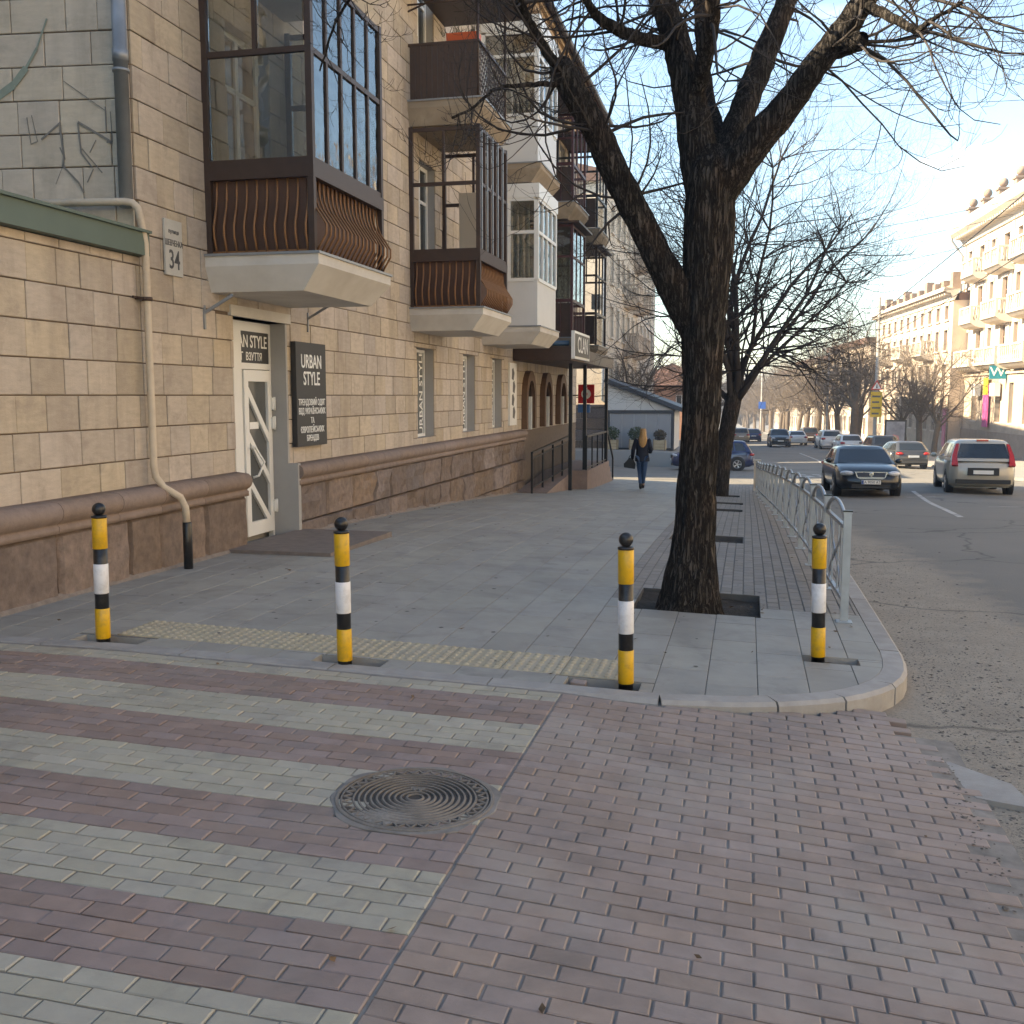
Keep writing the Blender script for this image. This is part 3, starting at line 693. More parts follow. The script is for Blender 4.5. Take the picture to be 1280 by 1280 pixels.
strip('corner_sidewalk',lambda y:kerb_right(y),lambda y:kerb_right(y)+30,[-30,-10,0,5,8,11,14,17,20,23,26],.13,M_PAVEF)
def far_left(x,y):                                              # the pavement beyond the side street climbs to the left
    t=max(0,min(1,(-.5-x)/4.5)); return Rd(x,y)+.12+.72*t*t*(3-2*t)*max(.15,1-max(0,y-75)/60)
struct(sheet('far_left_sidewalk',[-60,-30,-12,-8,-5,-4,-3,-2,-1,-.4,-.39],[56.9,57,59,61,63,66,70,76,84,95,110,130,160,200,260,330],lambda x,y:far_left(x,y)-(1.4 if (x>-.395 or y<56.95) else 0),M_PAVEF))
# ================================================================ LEFT: APARTMENT HOUSE, LOW WALL
FX=-5.42; PX=-5.30; Y0B,Y1B=8.5,33.0; ZTOP=9.6; CH=.2925; Z0=1.65-CH*3
rng=random.Random(11)
bld=thing('apartment_building','three storey beige stone apartment house with balconies on the left','building',(-9,20,-.5))
DOOR=(10.22,11.5,-.6,2.5)
SHOPW=[(16.55,17.5,.93,2.45),(19.4,20.3,.93,2.45),(21.75,22.65,.93,2.45)]
BAYS=[(9.75,11.70),(16.25,18.10),(20.9,22.9),(25.2,27.1),(29.3,31.2)]
UPW=[]
for (a,b) in BAYS:
    UPW+= [(a+.5,b-.45,3.1+.10,3.1+2.45),(a+.5,b-.45,6.35+.10,6.35+2.45)]
OPEN=[DOOR]+SHOPW+UPW
mb=MB(); wall(mb,Vector((FX-.02,0,0)),VY,VX,Y0B,Y1B,-2.2,ZTOP,OPEN,.24,rm=1)
eu=Vector((-.994,-.108,0)); en=Vector((.108,-.994,0))            # end wall runs left from the corner
EO=Vector((FX-.02,Y0B,0))
mb.cm=0; wall(mb,EO,eu,en,0,9,-.5,ZTOP,[],.1)
mb.cm=0; wall(mb,Vector((FX-.02,Y1B,0)),-VX,VY,0,12,-2.5,ZTOP,[],.1)
mb.build('wall',[M_MORTAR,M_REVEAL],bld)
mb=MB(); mb.box(-17.5,FX-.30,9.8,Y1B-.1,-2.5,ZTOP-.05); mb.build('core',M_REVEAL,bld)
# facing blocks
def rows(z0,z1):
    k=math.floor((z0-Z0)/CH); out=[]
    while Z0+k*CH<z1:
        a,b=max(z0,Z0+k*CH),min(z1,Z0+(k+1)*CH)
        if b-a>.05: out.append((a,b,k))
        k+=1
    return out
def courses(u0,u1,z0,z1,holes,seed):
    r=random.Random(seed); out=[]
    for (a,b,k) in rows(z0,z1):
        u=u0-r.uniform(0,.45)
        while u<u1:
            l=r.choice([.36,.40,.44,.46,.48,.52,.30]); p,q=max(u,u0),min(u+l,u1)
            if q-p>.04:
                rs=[(p,q,a,b)]
                for h in holes: rs=rect_sub(rs,h)
                out+= [x for x in rs if x[1]-x[0]>.04 and x[3]-x[2]>.04]
            u+=l
    return out
blocks=[]
for (p,q,a,b) in courses(Y0B,Y1B,.78,ZTOP,OPEN,3):
    blocks.append((seen((FX,(p+q)/2,(a+b)/2),(q-p)*(b-a)*5.4/(p*1.0)),p,q,a,b,Vector((FX-.02,0,0)),VY,VX,M_BLOCK))
for (p,q,a,b) in courses(0,6,2.6,ZTOP,[],4):
    c=EO+eu*((p+q)/2)
    blocks.append((seen((c.x,c.y,(a+b)/2),(q-p)*(b-a)),p,q,a,b,EO,eu,en,M_BLOCKG))
blocks.sort(key=lambda t:-t[0])
rest={}
for k,(s,p,q,a,b,O,u,n,m) in enumerate(blocks):
    mb=MB() if k<300 else rest.setdefault(m.name,MB())
    mb.stone(p+.004,q-.004,a+.006,b-.005,O,u,VZ,n,.02+rng.uniform(-.005,.006),.006)
    if k<300: mb.build('stone_block',m,bld)
for mn,mb in rest.items(): stuff(mb.build('stone_facing',MATS[mn],bld))
# plinth: rock-faced stones, round moulding, mortar footing
def plinth(parent,y0,y1,seed,step):
    r=random.Random(seed); y=y0
    while y<y1-.02:
        l=r.uniform(.75,1.15)*step; q=min(y+l,y1)
        if y1-q<.3: q=y1
        for (a,b) in ((.10,.56),(-.40,.095),(-.90,-.405),(-1.40,-.905)) if y>11 else ((-.02,.56),(-.6,-.03)):
            if b<P(y)-.1: continue
            # rock face: small grid pushed in and out
            n,mz=9,7; vs=[]; fs=[]; rough=.06 if y>11 else .018; po=r.uniform(-.018,.018) if y>11 else 0
            for j in range(mz):
                for i in range(n):
                    ei=lambda k_,m_:0 if k_==0 else 1 if k_==m_-1 else .04+.92*(k_-1)/(m_-3); yy=y+.007+(q-y-.014)*ei(i,n); zz=a+.006+(b-a-.012)*ei(j,mz); edge=(i in(0,n-1) or j in(0,mz-1))
                    d=po if not edge else -.035
                    vs.append((PX+d+(mnoise.noise(Vector((yy*4,zz*5,seed)))*rough+mnoise.noise(Vector((yy*11,zz*13,seed)))*rough*.4 if not edge else 0),yy,zz))
            for j in range(mz-1):
                for i in range(n-1): fs.append((j*n+i,j*n+i+1,(j+1)*n+i+1,(j+1)*n+i))
            ring=[i for i in range(n)]+[j*n+n-1 for j in range(1,mz)]+[(mz-1)*n+i for i in range(n-2,-1,-1)]+[j*n for j in range(mz-2,0,-1)]
            o=len(vs); vs+=[(FX-.05,vs[i][1],vs[i][2]) for i in ring]; m_=len(ring)
            fs+=[(ring[i],o+i,o+(i+1)%m_,ring[(i+1)%m_]) for i in range(m_)]
            mb=MB(); mb.add(vs,fs); mb.build('plinth_stone',M_PLINTH,parent)
        y=q
    y=y0
    prof_=[(FX-.03,.562),(PX+.022,.562),(PX+.022,.615),(PX+.002,.625),(PX+.012,.64)]+[(PX-.015+.085*math.sin(t),.725-.088*math.cos(t)) for t in [R(30),R(55),R(80),R(105),R(130),R(155)]]+[(FX-.03,.825)]
    while y<y1-.02:
        q=min(y+r.uniform(.55,.9),y1)
        if y1-q<.25: q=y1
        vs=[(x,y+.003,z) for x,z in prof_]+[(x,q-.003,z) for x,z in prof_]; n=len(prof_)
        mb=MB(); mb.cs=True; mb.add(vs,[(i,(i+1)%n,n+(i+1)%n,n+i) for i in range(n)]); mb.cs=False; mb.add(vs,[tuple(range(n-1,-1,-1)),tuple(range(n,2*n))]); mb.build('plinth_moulding',M_MOULD,parent)
        y=q
    # uneven mortar at the foot
    n=int((y1-y0)/.15)+2; vs=[]
    for i in range(n):
        yy=y0+(y1-y0)*i/(n-1); z=S(-5.3,yy); k=.012+.016*mnoise.noise(Vector((yy*3,1,seed)))
        vs+= [(PX-.03,yy,z+.03+k),(PX+.008+k*.5,yy,z+.012+k),(PX+.025+k,yy,z-.02)]
    mb=MB(); mb.cs=True; mb.add(vs,[(i*3+j,i*3+3+j,i*3+4+j,i*3+1+j) for i in range(n-1) for j in (0,1)]); mb.build('footing',M_FOOT,parent)
plinth(bld,Y0B,10.20,21,1.0); plinth(bld,11.52,24.6,22,.8)
# pier of grey render beside the door, lintel
mb=MB(); mb.box(FX-.235,PX+.012,11.485,11.56,-.6,.83); mb.box(FX-.235,FX+.006,11.485,11.53,.83,2.495); mb.build('door_reveal',M_REVEAL,bld)
mb=MB(); mb.box(FX-.24,FX+.02,10.15,11.62,2.5,2.615); mb.build('lintel',M_SLAB,bld)
# ---- door
DXP=FX-.20
dr=MB(); dr.box(DXP-.05,DXP,10.25,10.56,-.3,2.49); dr.box(DXP-.05,DXP+.01,10.56,10.75,-.1,2.49); dr.box(DXP-.05,DXP+.01,11.44,11.5,-.1,2.49); dr.box(DXP-.05,DXP+.01,10.75,11.44,2.38,2.49); dr.box(DXP-.05,DXP+.01,10.75,11.44,1.95,2.02)
fr_=dr.build('door_frame',M_PVC,bld)
lf=MB(); za,zb=.02,1.94; a,b=10.76,11.43
lf.box(DXP-.03,DXP+.03,a,a+.10,za,zb); lf.box(DXP-.03,DXP+.03,b-.085,b,za,zb); lf.box(DXP-.03,DXP+.03,a+.10,b-.085,za,za+.16); lf.box(DXP-.03,DXP+.03,a+.10,b-.085,zb-.13,zb)
for (u0,z0_,u1,z1_) in ((a+.08,1.72,b-.06,1.12),(a+.08,1.20,b-.06,.62),(a+.08,.66,b-.06,.12)): lf.bar((DXP+.006,u0,z0_),(DXP+.006,u1,z1_),.045,.075,up=(0,0,1))
door=lf.build('door',M_PVC,bld)
MB().box(DXP-.008,DXP-.002,a+.1,b-.085,za+.16,zb-.13).build('glass',mat('door_glass',(.10,.105,.105),.12,.15,3),door)
h=MB(); h.tube([(DXP+.07,a+.06,1.05),(DXP+.09,a+.10,1.06),(DXP+.09,a+.33,.87),(DXP+.09,a+.18,.72),(DXP+.03,a+.16,.70)],.014,8); h.build('door_handle',M_PVC,door)
for z in (1.55,1.32,.32):
    h=MB(); h.box(DXP+.028,DXP+.06,b-.02,b+.05,z-.07,z+.07); h.lathe((DXP+.06,b+.02,z-.08),[(.016,0),(.016,.16)],10); h.build('hinge',M_PVC,door)
MB().box(DXP+.0,DXP+.004,a+.16,a+.38,1.26,1.34).build('notice',M_WHITE,door)
ts=MB().box(DXP-.005,DXP+.004,10.3,11.44,2.02,2.38).build('transom_sign',M_SIGNB,bld)
text('URBAN STYLE',.20,'lettering',M_WHITE,Vector((DXP+.006,11.40,2.26)),VY,VZ,ts,'RIGHT',.001,.80)
text('ОДЯГ  ВЗУТТЯ',.125,'lettering',M_WHITE,Vector((DXP+.006,11.27,2.09)),VY,VZ,ts,'RIGHT',.001,.85)
# door step
mb=MB(); n=9; x0,x1,y0,y1=-5.34,-4.15,9.75,11.62
top=lambda x,y:-.0-.015*(x+4.7)-.004*(y-9.7)
vs=[(x0,y0,top(x0,y0)),(x1,y0,top(x1,y0)),(x1,y1,top(x1,y1)),(x0,y1,top(x0,y1))]
vs=[(x,y,max(S(x,y)+.045,S(x1,y1)+.05) if 0 else S(x,y)*.4+.035) for x,y,z in vs]; lo=[(x,y,S(x,y)-.2) for x,y,z in vs]
mb.add(vs+lo,[(0,1,2,3),(0,4,5,1),(1,5,6,2),(2,6,7,3),(3,7,4,0)]); mb.build('doorstep',mat('step_stone',(.185,.15,.13),.8,.2,9,.2,40),bld)
# ---- shop windows: frame and lettered glass
def framed(parent,X,a,b,c,d,m_f,m_g,fw=.05,n=1,mz=None,un=VX,O=None,ux=VY,name='window'):
    O=O or Vector((X,0,0)); f=MB()
    f.obox(O,ux,VZ,un,a,a+fw,c,d,-.03,.03); f.obox(O,ux,VZ,un,b-fw,b,c,d,-.03,.03); f.obox(O,ux,VZ,un,a+fw,b-fw,c,c+fw,-.03,.03); f.obox(O,ux,VZ,un,a+fw,b-fw,d-fw,d,-.03,.03)
    for k in range(1,n): u=a+(b-a)*k/n; f.obox(O,ux,VZ,un,u-fw*.5,u+fw*.5,c+fw,d-fw,-.025,.026)
    if mz: f.obox(O,ux,VZ,un,a+fw,b-fw,mz-fw*.4,mz+fw*.4,-.022,.023)
    w=f.build(name,m_f,parent); g=MB()
    g.obox(O,ux,VZ,un,a+fw,b-fw,c+fw,d-fw,-.006,.0); g.build('pane',m_g,w); return w
M_FROST=mat('grey_film_glass',(.16,.165,.165),.2,.12,4)
for (a,b,c,d) in SHOPW:
    w=framed(bld,FX-.20,a+.01,b-.01,c,d-.01,M_PVC,M_FROST,.05,1)
    text('URBAN STYLE',.26,'lettering',M_WHITE,Vector((FX-.193,b-.17,(c+d)/2)),VZ,-VY,w,'CENTER',.001,.92)
# small bit of rubble lying on the ledge
# arched shop openings with brown surrounds
def arch(O,hw,z0,zs,steps=9):
    p=[(-hw,z0)]
    for k in range(steps+1):
        t=k/steps; 
        p.append((-hw*math.cos(math.pi/2*t)**.9 if t<1 else 0,zs+hw*1.35*math.sin(math.pi/2*t)))
    return p+[(-a,b) for a,b in reversed(p[:-1])]
for yc in (25.3,27.6,29.9):
    o_=arch(None,.60,.82,1.45); i_=arch(None,.42,.82,1.45); n=len(o_); O=Vector((FX,yc,0))
    mb=MB(); 
    for k in range(n-1):
        mb.prism([o_[k],o_[k+1],i_[k+1],i_[k]],O,VY,VZ,VX,-.01,.14)
    w=mb.build('arched_window',M_WOODD if yc<0 else mat('brown_surround',(.13,.075,.045),.7,.2,6),bld)
    MB().prism(i_,O,VY,VZ,VX,0,.045).build('pane',M_DGLASS,w)
    MB().box(FX+.03,FX+.14,yc-.03,yc+.03,.8,1.62).build('lamp_post',M_PVC,w)
# white panel between window and arches
s_=MB().box(FX,FX+.05,23.25,23.95,.95,2.40).build('wall_panel',M_PVC,bld)
for k in range(4): MB().prism([(-.12,-.12),(.05,-.15),(.14,.02),(.02,.14),(-.1,.1)],Vector((FX+.05,23.6+.05*(-1)**k,1.25+.3*k)),VY,VZ,VX,0,.004).build('motif',M_INK,s_)
# ---- upper windows behind the balconies
for (a,b,c,d) in UPW: framed(bld,FX-.17,a,b,c,d,M_PVC,M_DGLASS,.07,2,c+1.75)
framed(bld,FX-.02,13.9-.1,14.6,7.4,8.9,M_PVC,M_DGLASS,.06,2) if 0 else None
# ---- balconies
XO=-4.27
def slab(a,b,z,m,tk=.35,parent=bld):
    t=[(FX-.02,a-.08),(XO+.09,a-.08),(XO+.09,b+.08),(FX-.02,b+.08)]; l=[(FX-.02,a+.02),(XO-.12,a+.02),(XO-.12,b-.02),(FX-.02,b-.02)]
    vs=[(x,y,z) for x,y in t]+[(x,y,z-.10) for x,y in t]+[(x,y,z-tk) for x,y in l]
    fs=[(0,1,2,3),(11,10,9,8)]+[(k*4+j,(k+1)*4+j,(k+1)*4+(j+1)%4,k*4+(j+1)%4) for k in (0,1) for j in range(4)]
    mb=MB(); mb.add(vs,fs); o=mb.build('balcony',m,parent)
    e=MB(); e.box(FX,XO+.11,a-.10,b+.10,z,z+.025); e.build('drip_edge',M_PIPEG,o); return o
def belly(t): return .0+.17*math.exp(-((t-.32)/.26)**2)-.02*t
def bellied_rail(o,a,b,z,h,nf,ns,m):
    mb=MB(); T=[i/8 for i in range(9)]
    for k in range(nf):
        y=a+.03+(b-a-.06)*k/(nf-1); mb.tube([(XO-.02+belly(t),y,z+.02+h*t) for t in T],.012,5)
    for k in range(ns):
        x=FX+.1+(XO-.05-FX-.1)*k/(ns-1); mb.tube([(x,a+.02-belly(t)*.5,z+.02+h*t) for t in T],.013,5)
    mb.bar((XO-.01,a,z+.04),(XO-.01,b,z+.04),.03); mb.bar((FX,a,z+.04),(XO,a,z+.04),.03)
    mb.build('railing',m,o)
def frames(o,a,b,z,top,cols,side_cols,glass=True,m=M_WOODD,fw=.055,mid=1.05):
    zs=z+.92; zm=zs+mid; f=MB()
    for (x,y) in ((XO,a),(XO,b),(FX+.03,a),(FX+.03,b)): f.box(x-fw*.6,x+fw*.6,y-fw*.6,y+fw*.6,z+.03,top)
    for zz in (zs,zm,top-.05):
        f.box(XO-fw*.45,XO+fw*.45,a+fw*.6,b-fw*.6,zz-.025,zz+.03)
        for y in (a,b): f.box(FX+.06,XO-fw*.6,y-fw*.45,y+fw*.45,zz-.025,zz+.03)
    for k in range(1,cols):
        y=a+(b-a)*k/cols; f.box(XO-fw*.4,XO+fw*.4,y-fw*.42,y+fw*.42,zs+.03,top-.08)
    for k in range(1,side_cols):
        x=FX+(XO-FX)*k/side_cols
        for y in (a,b): f.box(x-fw*.35,x+fw*.35,y-fw*.4,y+fw*.4,zm+.03,top-.08)
    f.build('window_frame',m,o)
    if glass:
        for k in range(cols):
            y0=a+(b-a)*k/cols+fw*.5; y1=a+(b-a)*(k+1)/cols-fw*.5
            for (c,d) in ((zs+.03,zm-.025),(zm+.03,top-.08)):
                MB().box(XO-.004,XO+.004,y0,y1,c,d).build('pane',G_PANE,o)
        MB().box(FX+.07,XO-fw*.6,a-.004,a+.004,zs+.03,zm-.025).build('pane',G_PANE,o)
        for k in range(side_cols):
            x0=FX+.05+(XO-FX-.08)*k/side_cols+.03; x1=FX+.05+(XO-FX-.08)*(k+1)/side_cols-.03
            MB().box(x0,x1,a-.004,a+.004,zm+.03,top-.08).build('pane',G_PANE,o)
        MB().box(FX+.07,XO-fw*.6,b-.004,b+.004,zs+.03,top-.08).build('pane',G_PANE,o)
def glazed(a,b,z,cols,glass=True,m=M_WOODD,slabm=M_SLAB,top=None):
    o=slab(a,b,z,slabm); top=top or z+2.82
    q=MB(); q.box(XO-.07,XO-.05,a+.04,b-.04,z+.03,z+.755); q.box(FX+.02,XO-.07,a+.03,a+.05,z+.03,z+.755); q.box(FX+.02,XO-.07,b-.05,b-.03,z+.03,z+.755); q.build('backing_sheet',M_BROWN,o)
    bellied_rail(o,a,b,z,.74,18,10,M_GOLD)
    q=MB(); q.box(XO-.06,XO+.035,a-.035,b+.035,z+.755,z+.895); q.box(FX+.02,XO-.06,a-.035,a+.03,z+.755,z+.895); q.box(FX+.02,XO-.06,b-.03,b+.035,z+.755,z+.895); q.build('sill_board',M_WOODD,o)
    frames(o,a,b,z,top,cols,2,glass,m)
    return o
a,b=BAYS[0]; o=glazed(a,b,3.05,5)
slab(a,b,6.35,M_SLAB,.35)
a,b=BAYS[1]; o=glazed(a,b,3.05,5,False,M_WOODD,M_SLAB,5.92)
q=MB()                                                            # grey tubes and stored planks behind the frame
for k in range(5): q.bar((XO+.03,a+.1+k*.36,4.0),(XO+.03,a+.1+k*.36,5.9),.045,.02)
q.build('glazing_bar',M_PIPEG,o)
MB().box(FX+.35,XO-.1,b-.16,b-.12,3.1,5.2).build('stored_board',M_CREAM,o)
def dark_open(a,b,z,top):
    o=slab(a,b,z,M_SLABD,.36); q=MB()
    n=12
    for k in range(n):
        x0=FX+.03+(XO-FX-.04)*k/n; q.box(x0+.003,x0+(XO-FX-.04)/n-.003,a-.02,a+.005+.006*(k%2),z+.03,z+.86)
    q.box(FX,XO+.03,a-.03,a+.02,z+.86,z+.90); q.box(XO-.03,XO+.03,a,b,z+.86,z+.90); q.build('railing_board',M_WOODD,o)
    q=MB(); m_=14
    for k in range(m_):
        y0=a+(b-a)*k/m_; y1=a+(b-a)*(k+1)/m_
        for j in range(5):
            z0=z+.05+.16*j; q.bar((XO,y0,z0),(XO,y1,z0+.16),.012); q.bar((XO,y0,z0+.16),(XO,y1,z0),.012)
    q.build('lattice',M_WOODD,o)
    q=MB()
    for (x,y) in ((XO,a),(XO,b)): q.tube([(x,y,z+.03),(x,y,top)],.022,6)
    q.tube([(FX,a,top-.35),(XO,a,top-.35)],.015,6); q.tube([(FX,a,top-.45),(XO,a,top-.05)],.015,6); q.build('post',M_WOODD,o)
    q=MB(); q.obox(Vector((0,0,0)),VX,VY,VZ,FX,XO+.35,a-.3,b+.2,top,top+.03); q.build('awning',M_WOODD,o)
    return o
dark_open(16.25,18.1,6.3,8.15)
# plastic balconies
def plastic(a,b,z,slabm,roof=True):
    o=slab(a,b,z,slabm,.35); q=MB(); q.box(XO-.03,XO+.02,a-.02,b+.02,z+.03,z+.95); q.box(FX+.0,XO-.03,a-.02,a+.02,z+.03,z+.95); q.box(FX,XO-.03,b-.02,b+.02,z+.03,z+.95); q.build('panel',M_PANEL,o)
    f=MB(); top=z+2.55; fw=.07
    for (x,y) in ((XO,a),(XO,b),(FX+.05,a)): f.box(x-.05,x+.04,y-.04,y+.05,z+.95,top)
    for zz in (z+.95,z+1.9 if not roof else z+2.1,top): 
        f.box(XO-.04,XO+.045,a+.05,b-.05,zz-.03,zz+.035); f.box(FX+.1,XO-.05,a-.045,a+.035,zz-.03,zz+.035)
    for k in range(1,4): y=a+(b-a)*k/4; f.box(XO-.03,XO+.035,y-.035,y+.035,z+.99,top-.03)
    if not roof: x=(FX+XO)/2; f.box(x-.03,x+.03,a-.035,a+.03,z+.985,top-.03)
    f.box(FX,XO+.06,a-.06,b+.06,top+.035,z+2.86); f.build('window_frame',M_PVC,o)
    for k in range(4): MB().box(XO-.005,XO+.005,a+(b-a)*k/4+.05,a+(b-a)*(k+1)/4-.05,z+.99,top-.03).build('pane',G_PANE,o)
    MB().box(FX+.1,XO-.06,a-.005,a+.005,z+.99,top-.03).build('pane',G_PANE,o)
    c=MB(); 
    for k in range(6): c.tube([(FX+.25+.13*k,a+.25+.03*(k%2),z+1.05),(FX+.25+.13*k,a+.25+.03*(k%2),z+2.5)],.05,6)
    c.build('curtain',M_CREAM if roof else M_SLAB,o); return o
plastic(20.9,22.9,3.05,M_SLAB,False); plastic(20.9,22.9,6.3,M_SLABD,True)
def dark_balcony(a,b,z,top,m,slabm,glass):
    o=slab(a,b,z,slabm,.38); q=MB()
    for k in range(9): q.bar((XO,a+(b-a)*k/8,z+.03),(XO,a+(b-a)*k/8,z+.9),.02)
    for k in range(5): x=FX+(XO-FX)*k/4; q.bar((x,a,z+.03),(x,a,z+.9),.02)
    q.bar((FX,a,z+.9),(XO,a,z+.9),.05); q.bar((XO,a,z+.9),(XO,b,z+.9),.05); q.build('railing',m,o)
    MB().box(FX,XO-.04,a+.02,a+.03,z+.05,z+.85).build('backing_sheet',M_WOODD,o)
    frames(o,a,b,z,top,3,2,glass,m,.05); r=MB(); r.box(FX,XO+.2,a-.15,b+.1,top,top+.05); r.build('balcony_roof',M_WOODD,o)
M_MAROON=mat('maroon_paint',(.075,.028,.030),.5,.15,6)
dark_balcony(25.2,27.1,3.05,5.8,M_MAROON,M_SLABD,True); dark_balcony(25.2,27.1,6.3,8.9,M_MAROON,M_SLABD,False)
dark_balcony(29.3,31.2,3.05,5.8,M_WOODD,M_SLABD,False); dark_balcony(29.3,31.2,6.3,8.9,M_BLACKM,M_SLABD,False)
# ---- cornice and roof
M_CORN=mat('tan_cornice',(.42,.30,.185),.85,.22,5,.2,20)
c=MB(); c.box(FX-.03,FX+.10,Y0B-.1,Y1B+.1,9.45,9.72); c.box(FX-.03,FX+.22,Y0B-.2,Y1B+.2,9.72,9.86); c.box(FX-.6,-4.68,Y0B-.7,Y1B+.6,10.02,10.12); c.box(FX-.6,-4.60,Y0B-.8,Y1B+.7,10.12,10.28)
c.build('cornice',M_CORN,bld)
bm_=MB(); bm_.prism([(0,0),(.62,0),(.62,-.07),(.40,-.10),(.18,-.17),(0,-.17)],Vector((0,0,0)),VX,VZ,-VY,-.07,.07); bme=bm_.mesh('cornice_bracket',M_CORN)
y=Y0B
while y<Y1B: put('cornice_bracket',bme,bld,Matrix.Translation((FX+.10,y,10.018))); y+=.55
r_=MB(); vs=[(-4.5,Y0B-.9,10.285),(-4.5,Y1B+.8,10.285),(-11.5,Y1B-5,13.0),(-11.5,Y0B+5,13.0),(-18.5,Y0B-.9,10.285),(-18.5,Y1B+.8,10.285)]
r_.add(vs,[(0,1,2,3),(3,2,5,4),(0,3,4),(1,5,2),(4,5,1,0)]); r_.build('roof',M_ROOF,bld)
g_=MB(); g_.tube([(-4.47,Y0B-.9,10.26),(-4.47,Y1B+.8,10.24)],.07,8); g_.build('gutter',M_WOODD,bld)
# ---- downpipe on the corner
d_=MB(); X,Y=FX+.02,Y0B-.10
d_.lathe((X-.06,Y,3.32),[(.062,0),(.062,1.25),(.070,1.25),(.070,1.35),(.062,1.35),(.062,2.3),(.070,2.3),(.070,2.38),(.062,2.38),(.062,4.2),(.07,4.2),(.07,4.3),(.062,4.3),(.062,6.6)],16); d_.build('downpipe',M_PIPEG,bld)
for z in (4.48,5.9,7.4): 
    k=MB(); k.lathe((X-.06,Y,z),[(.074,0),(.074,.025)],16); k.bar((X-.06,Y,z+.01),(X-.06,Y+.12,z+.01),.012); k.build('pipe_clip',M_PIPEG,bld)
# ---- graffiti on the end wall (thin paint strokes)
gr=MB()
def stroke(m_,pts,w):
    for (u,z),(u2,z2) in zip(pts,pts[1:]):
        d=Vector((u2-u,z2-z)); L=d.length; nx_,ny_=-d.y/L*w/2,d.x/L*w/2
        m_.prism([(u-nx_,z-ny_),(u2-nx_,z2-ny_),(u2+nx_,z2+ny_),(u+nx_,z+ny_)],EO,eu,VZ,en,.032,.0345)
G=lambda px,py:((690-px)*.00183+.06,3.55+(890-py)*.00179)
for pts,w in (([G(260,670),G(365,590)],.018),([G(360,600),G(375,760),G(365,800)],.018),([G(365,800),G(445,885),G(470,935)],.016),([G(355,710),G(380,770)],.01),([G(455,590),G(630,695),G(600,690)],.02),([G(455,595),G(465,740)],.016),([G(465,740),G(520,815)],.014),([G(470,720),G(570,840)],.010),([G(525,820),G(490,885)],.010),([G(630,690),G(625,545)],.008),([G(600,650),G(600,520)],.010),([G(390,390),G(600,540)],.006),([G(190,560),G(205,690),G(235,680)],.008),([G(215,550),G(240,680)],.006),([G(510,740),G(545,680)],.008),([G(360,815),G(325,890)],.004)):
    stroke(gr,pts,w)
gr.build('graffiti',M_GRAF,bld)
gr=MB(); pts=[G(20,470),G(130,400),G(200,320),G(260,230),(G(320,90))]
for k,(p,q) in enumerate(zip(pts,pts[1:])): stroke(gr,[p,q],[.07,.06,.025,.015][k])
gr.build('graffiti',M_GRAFG,bld)
# ---- low wall in front of the yard
lw=thing('boundary_wall','low beige stone wall with green metal capping beside the corner','wall',(-5.8,6,0))
mb=MB(); mb.box(FX-.5,FX-.02,-1.0,Y0B-.003,-.6,2.9); mb.build('wall',M_MORTAR,lw)
bl=[]
for (p,q,a,b) in courses(1.0,Y0B,.78,2.9,[],9):
    mb=MB(); mb.stone(p+.004,q-.004,a+.006,b-.005,Vector((FX-.02,0,0)),VY,VZ,VX,.02+rng.uniform(-.005,.006),.006); mb.build('stone_block',M_BLOCK,lw)
plinth(lw,1.0,Y0B,23,1.0)
mb=MB(); mb.box(FX-.55,FX+.10,-1.0,Y0B+.02,2.902,3.10); mb.build('capping',M_GREEN,lw)
mb=MB(); mb.add([(FX+.13,-1,3.10),(FX+.13,Y0B+.02,3.10),(FX-2.6,Y0B+.02,3.22),(FX-2.6,-1,3.22),(FX+.13,-1,3.125),(FX+.13,Y0B+.02,3.125),(FX-2.6,Y0B+.02,3.25),(FX-2.6,-1,3.25)],[(0,3,2,1),(4,5,6,7),(0,1,5,4),(1,2,6,5),(2,3,7,6),(3,0,4,7)]); mb.build('roof_sheet',M_GREEN,lw)
# ---- gas pipe
gp=thing('gas_pipe','thin cream pipe running down the wall corner with a black foot','pipe',(FX+.1,Y0B+.05,0))
m_=MB(); Yp=Y0B-.03; zt=3.36
m_.tube([(FX-1.6,Yp-.30,zt),(FX-.02,Yp-.12,zt),(FX+.04,Yp-.1,zt-.01),(FX+.075,Yp-.08,zt-.05),(FX+.085,Yp-.07,zt-.10),(FX+.085,Yp,zt-.35),(FX+.085,Yp+.0,1.0),(FX+.095,Yp+.01,.90),(FX+.15,Yp+.05,.80),(FX+.25,Yp+.16,.70),(FX+.275,Yp+.2,.60),(FX+.28,Yp+.21,.42)],.034,12); m_.build('pipe',M_PIPEW,gp)
m_=MB(); m_.lathe((FX+.28,Yp+.21,-.1),[(.043,0),(.043,.55),(.036,.56)],14); m_.build('sleeve',M_BLK,gp)
m_=MB(); m_.bar((FX-.02,Yp-.06,2.52),(FX+.10,Yp-.06,2.52),.02); m_.bar((FX-.02,Yp+.06,2.52),(FX+.10,Yp+.06,2.52),.02); m_.lathe((FX+.085,Yp,2.50),[(.048,0),(.048,.035)],14); m_.bar((FX+.02,Yp-.12,2.53),(FX+.02,Yp+.14,2.53),.015,.02); m_.build('clamp',M_WOODD,gp)
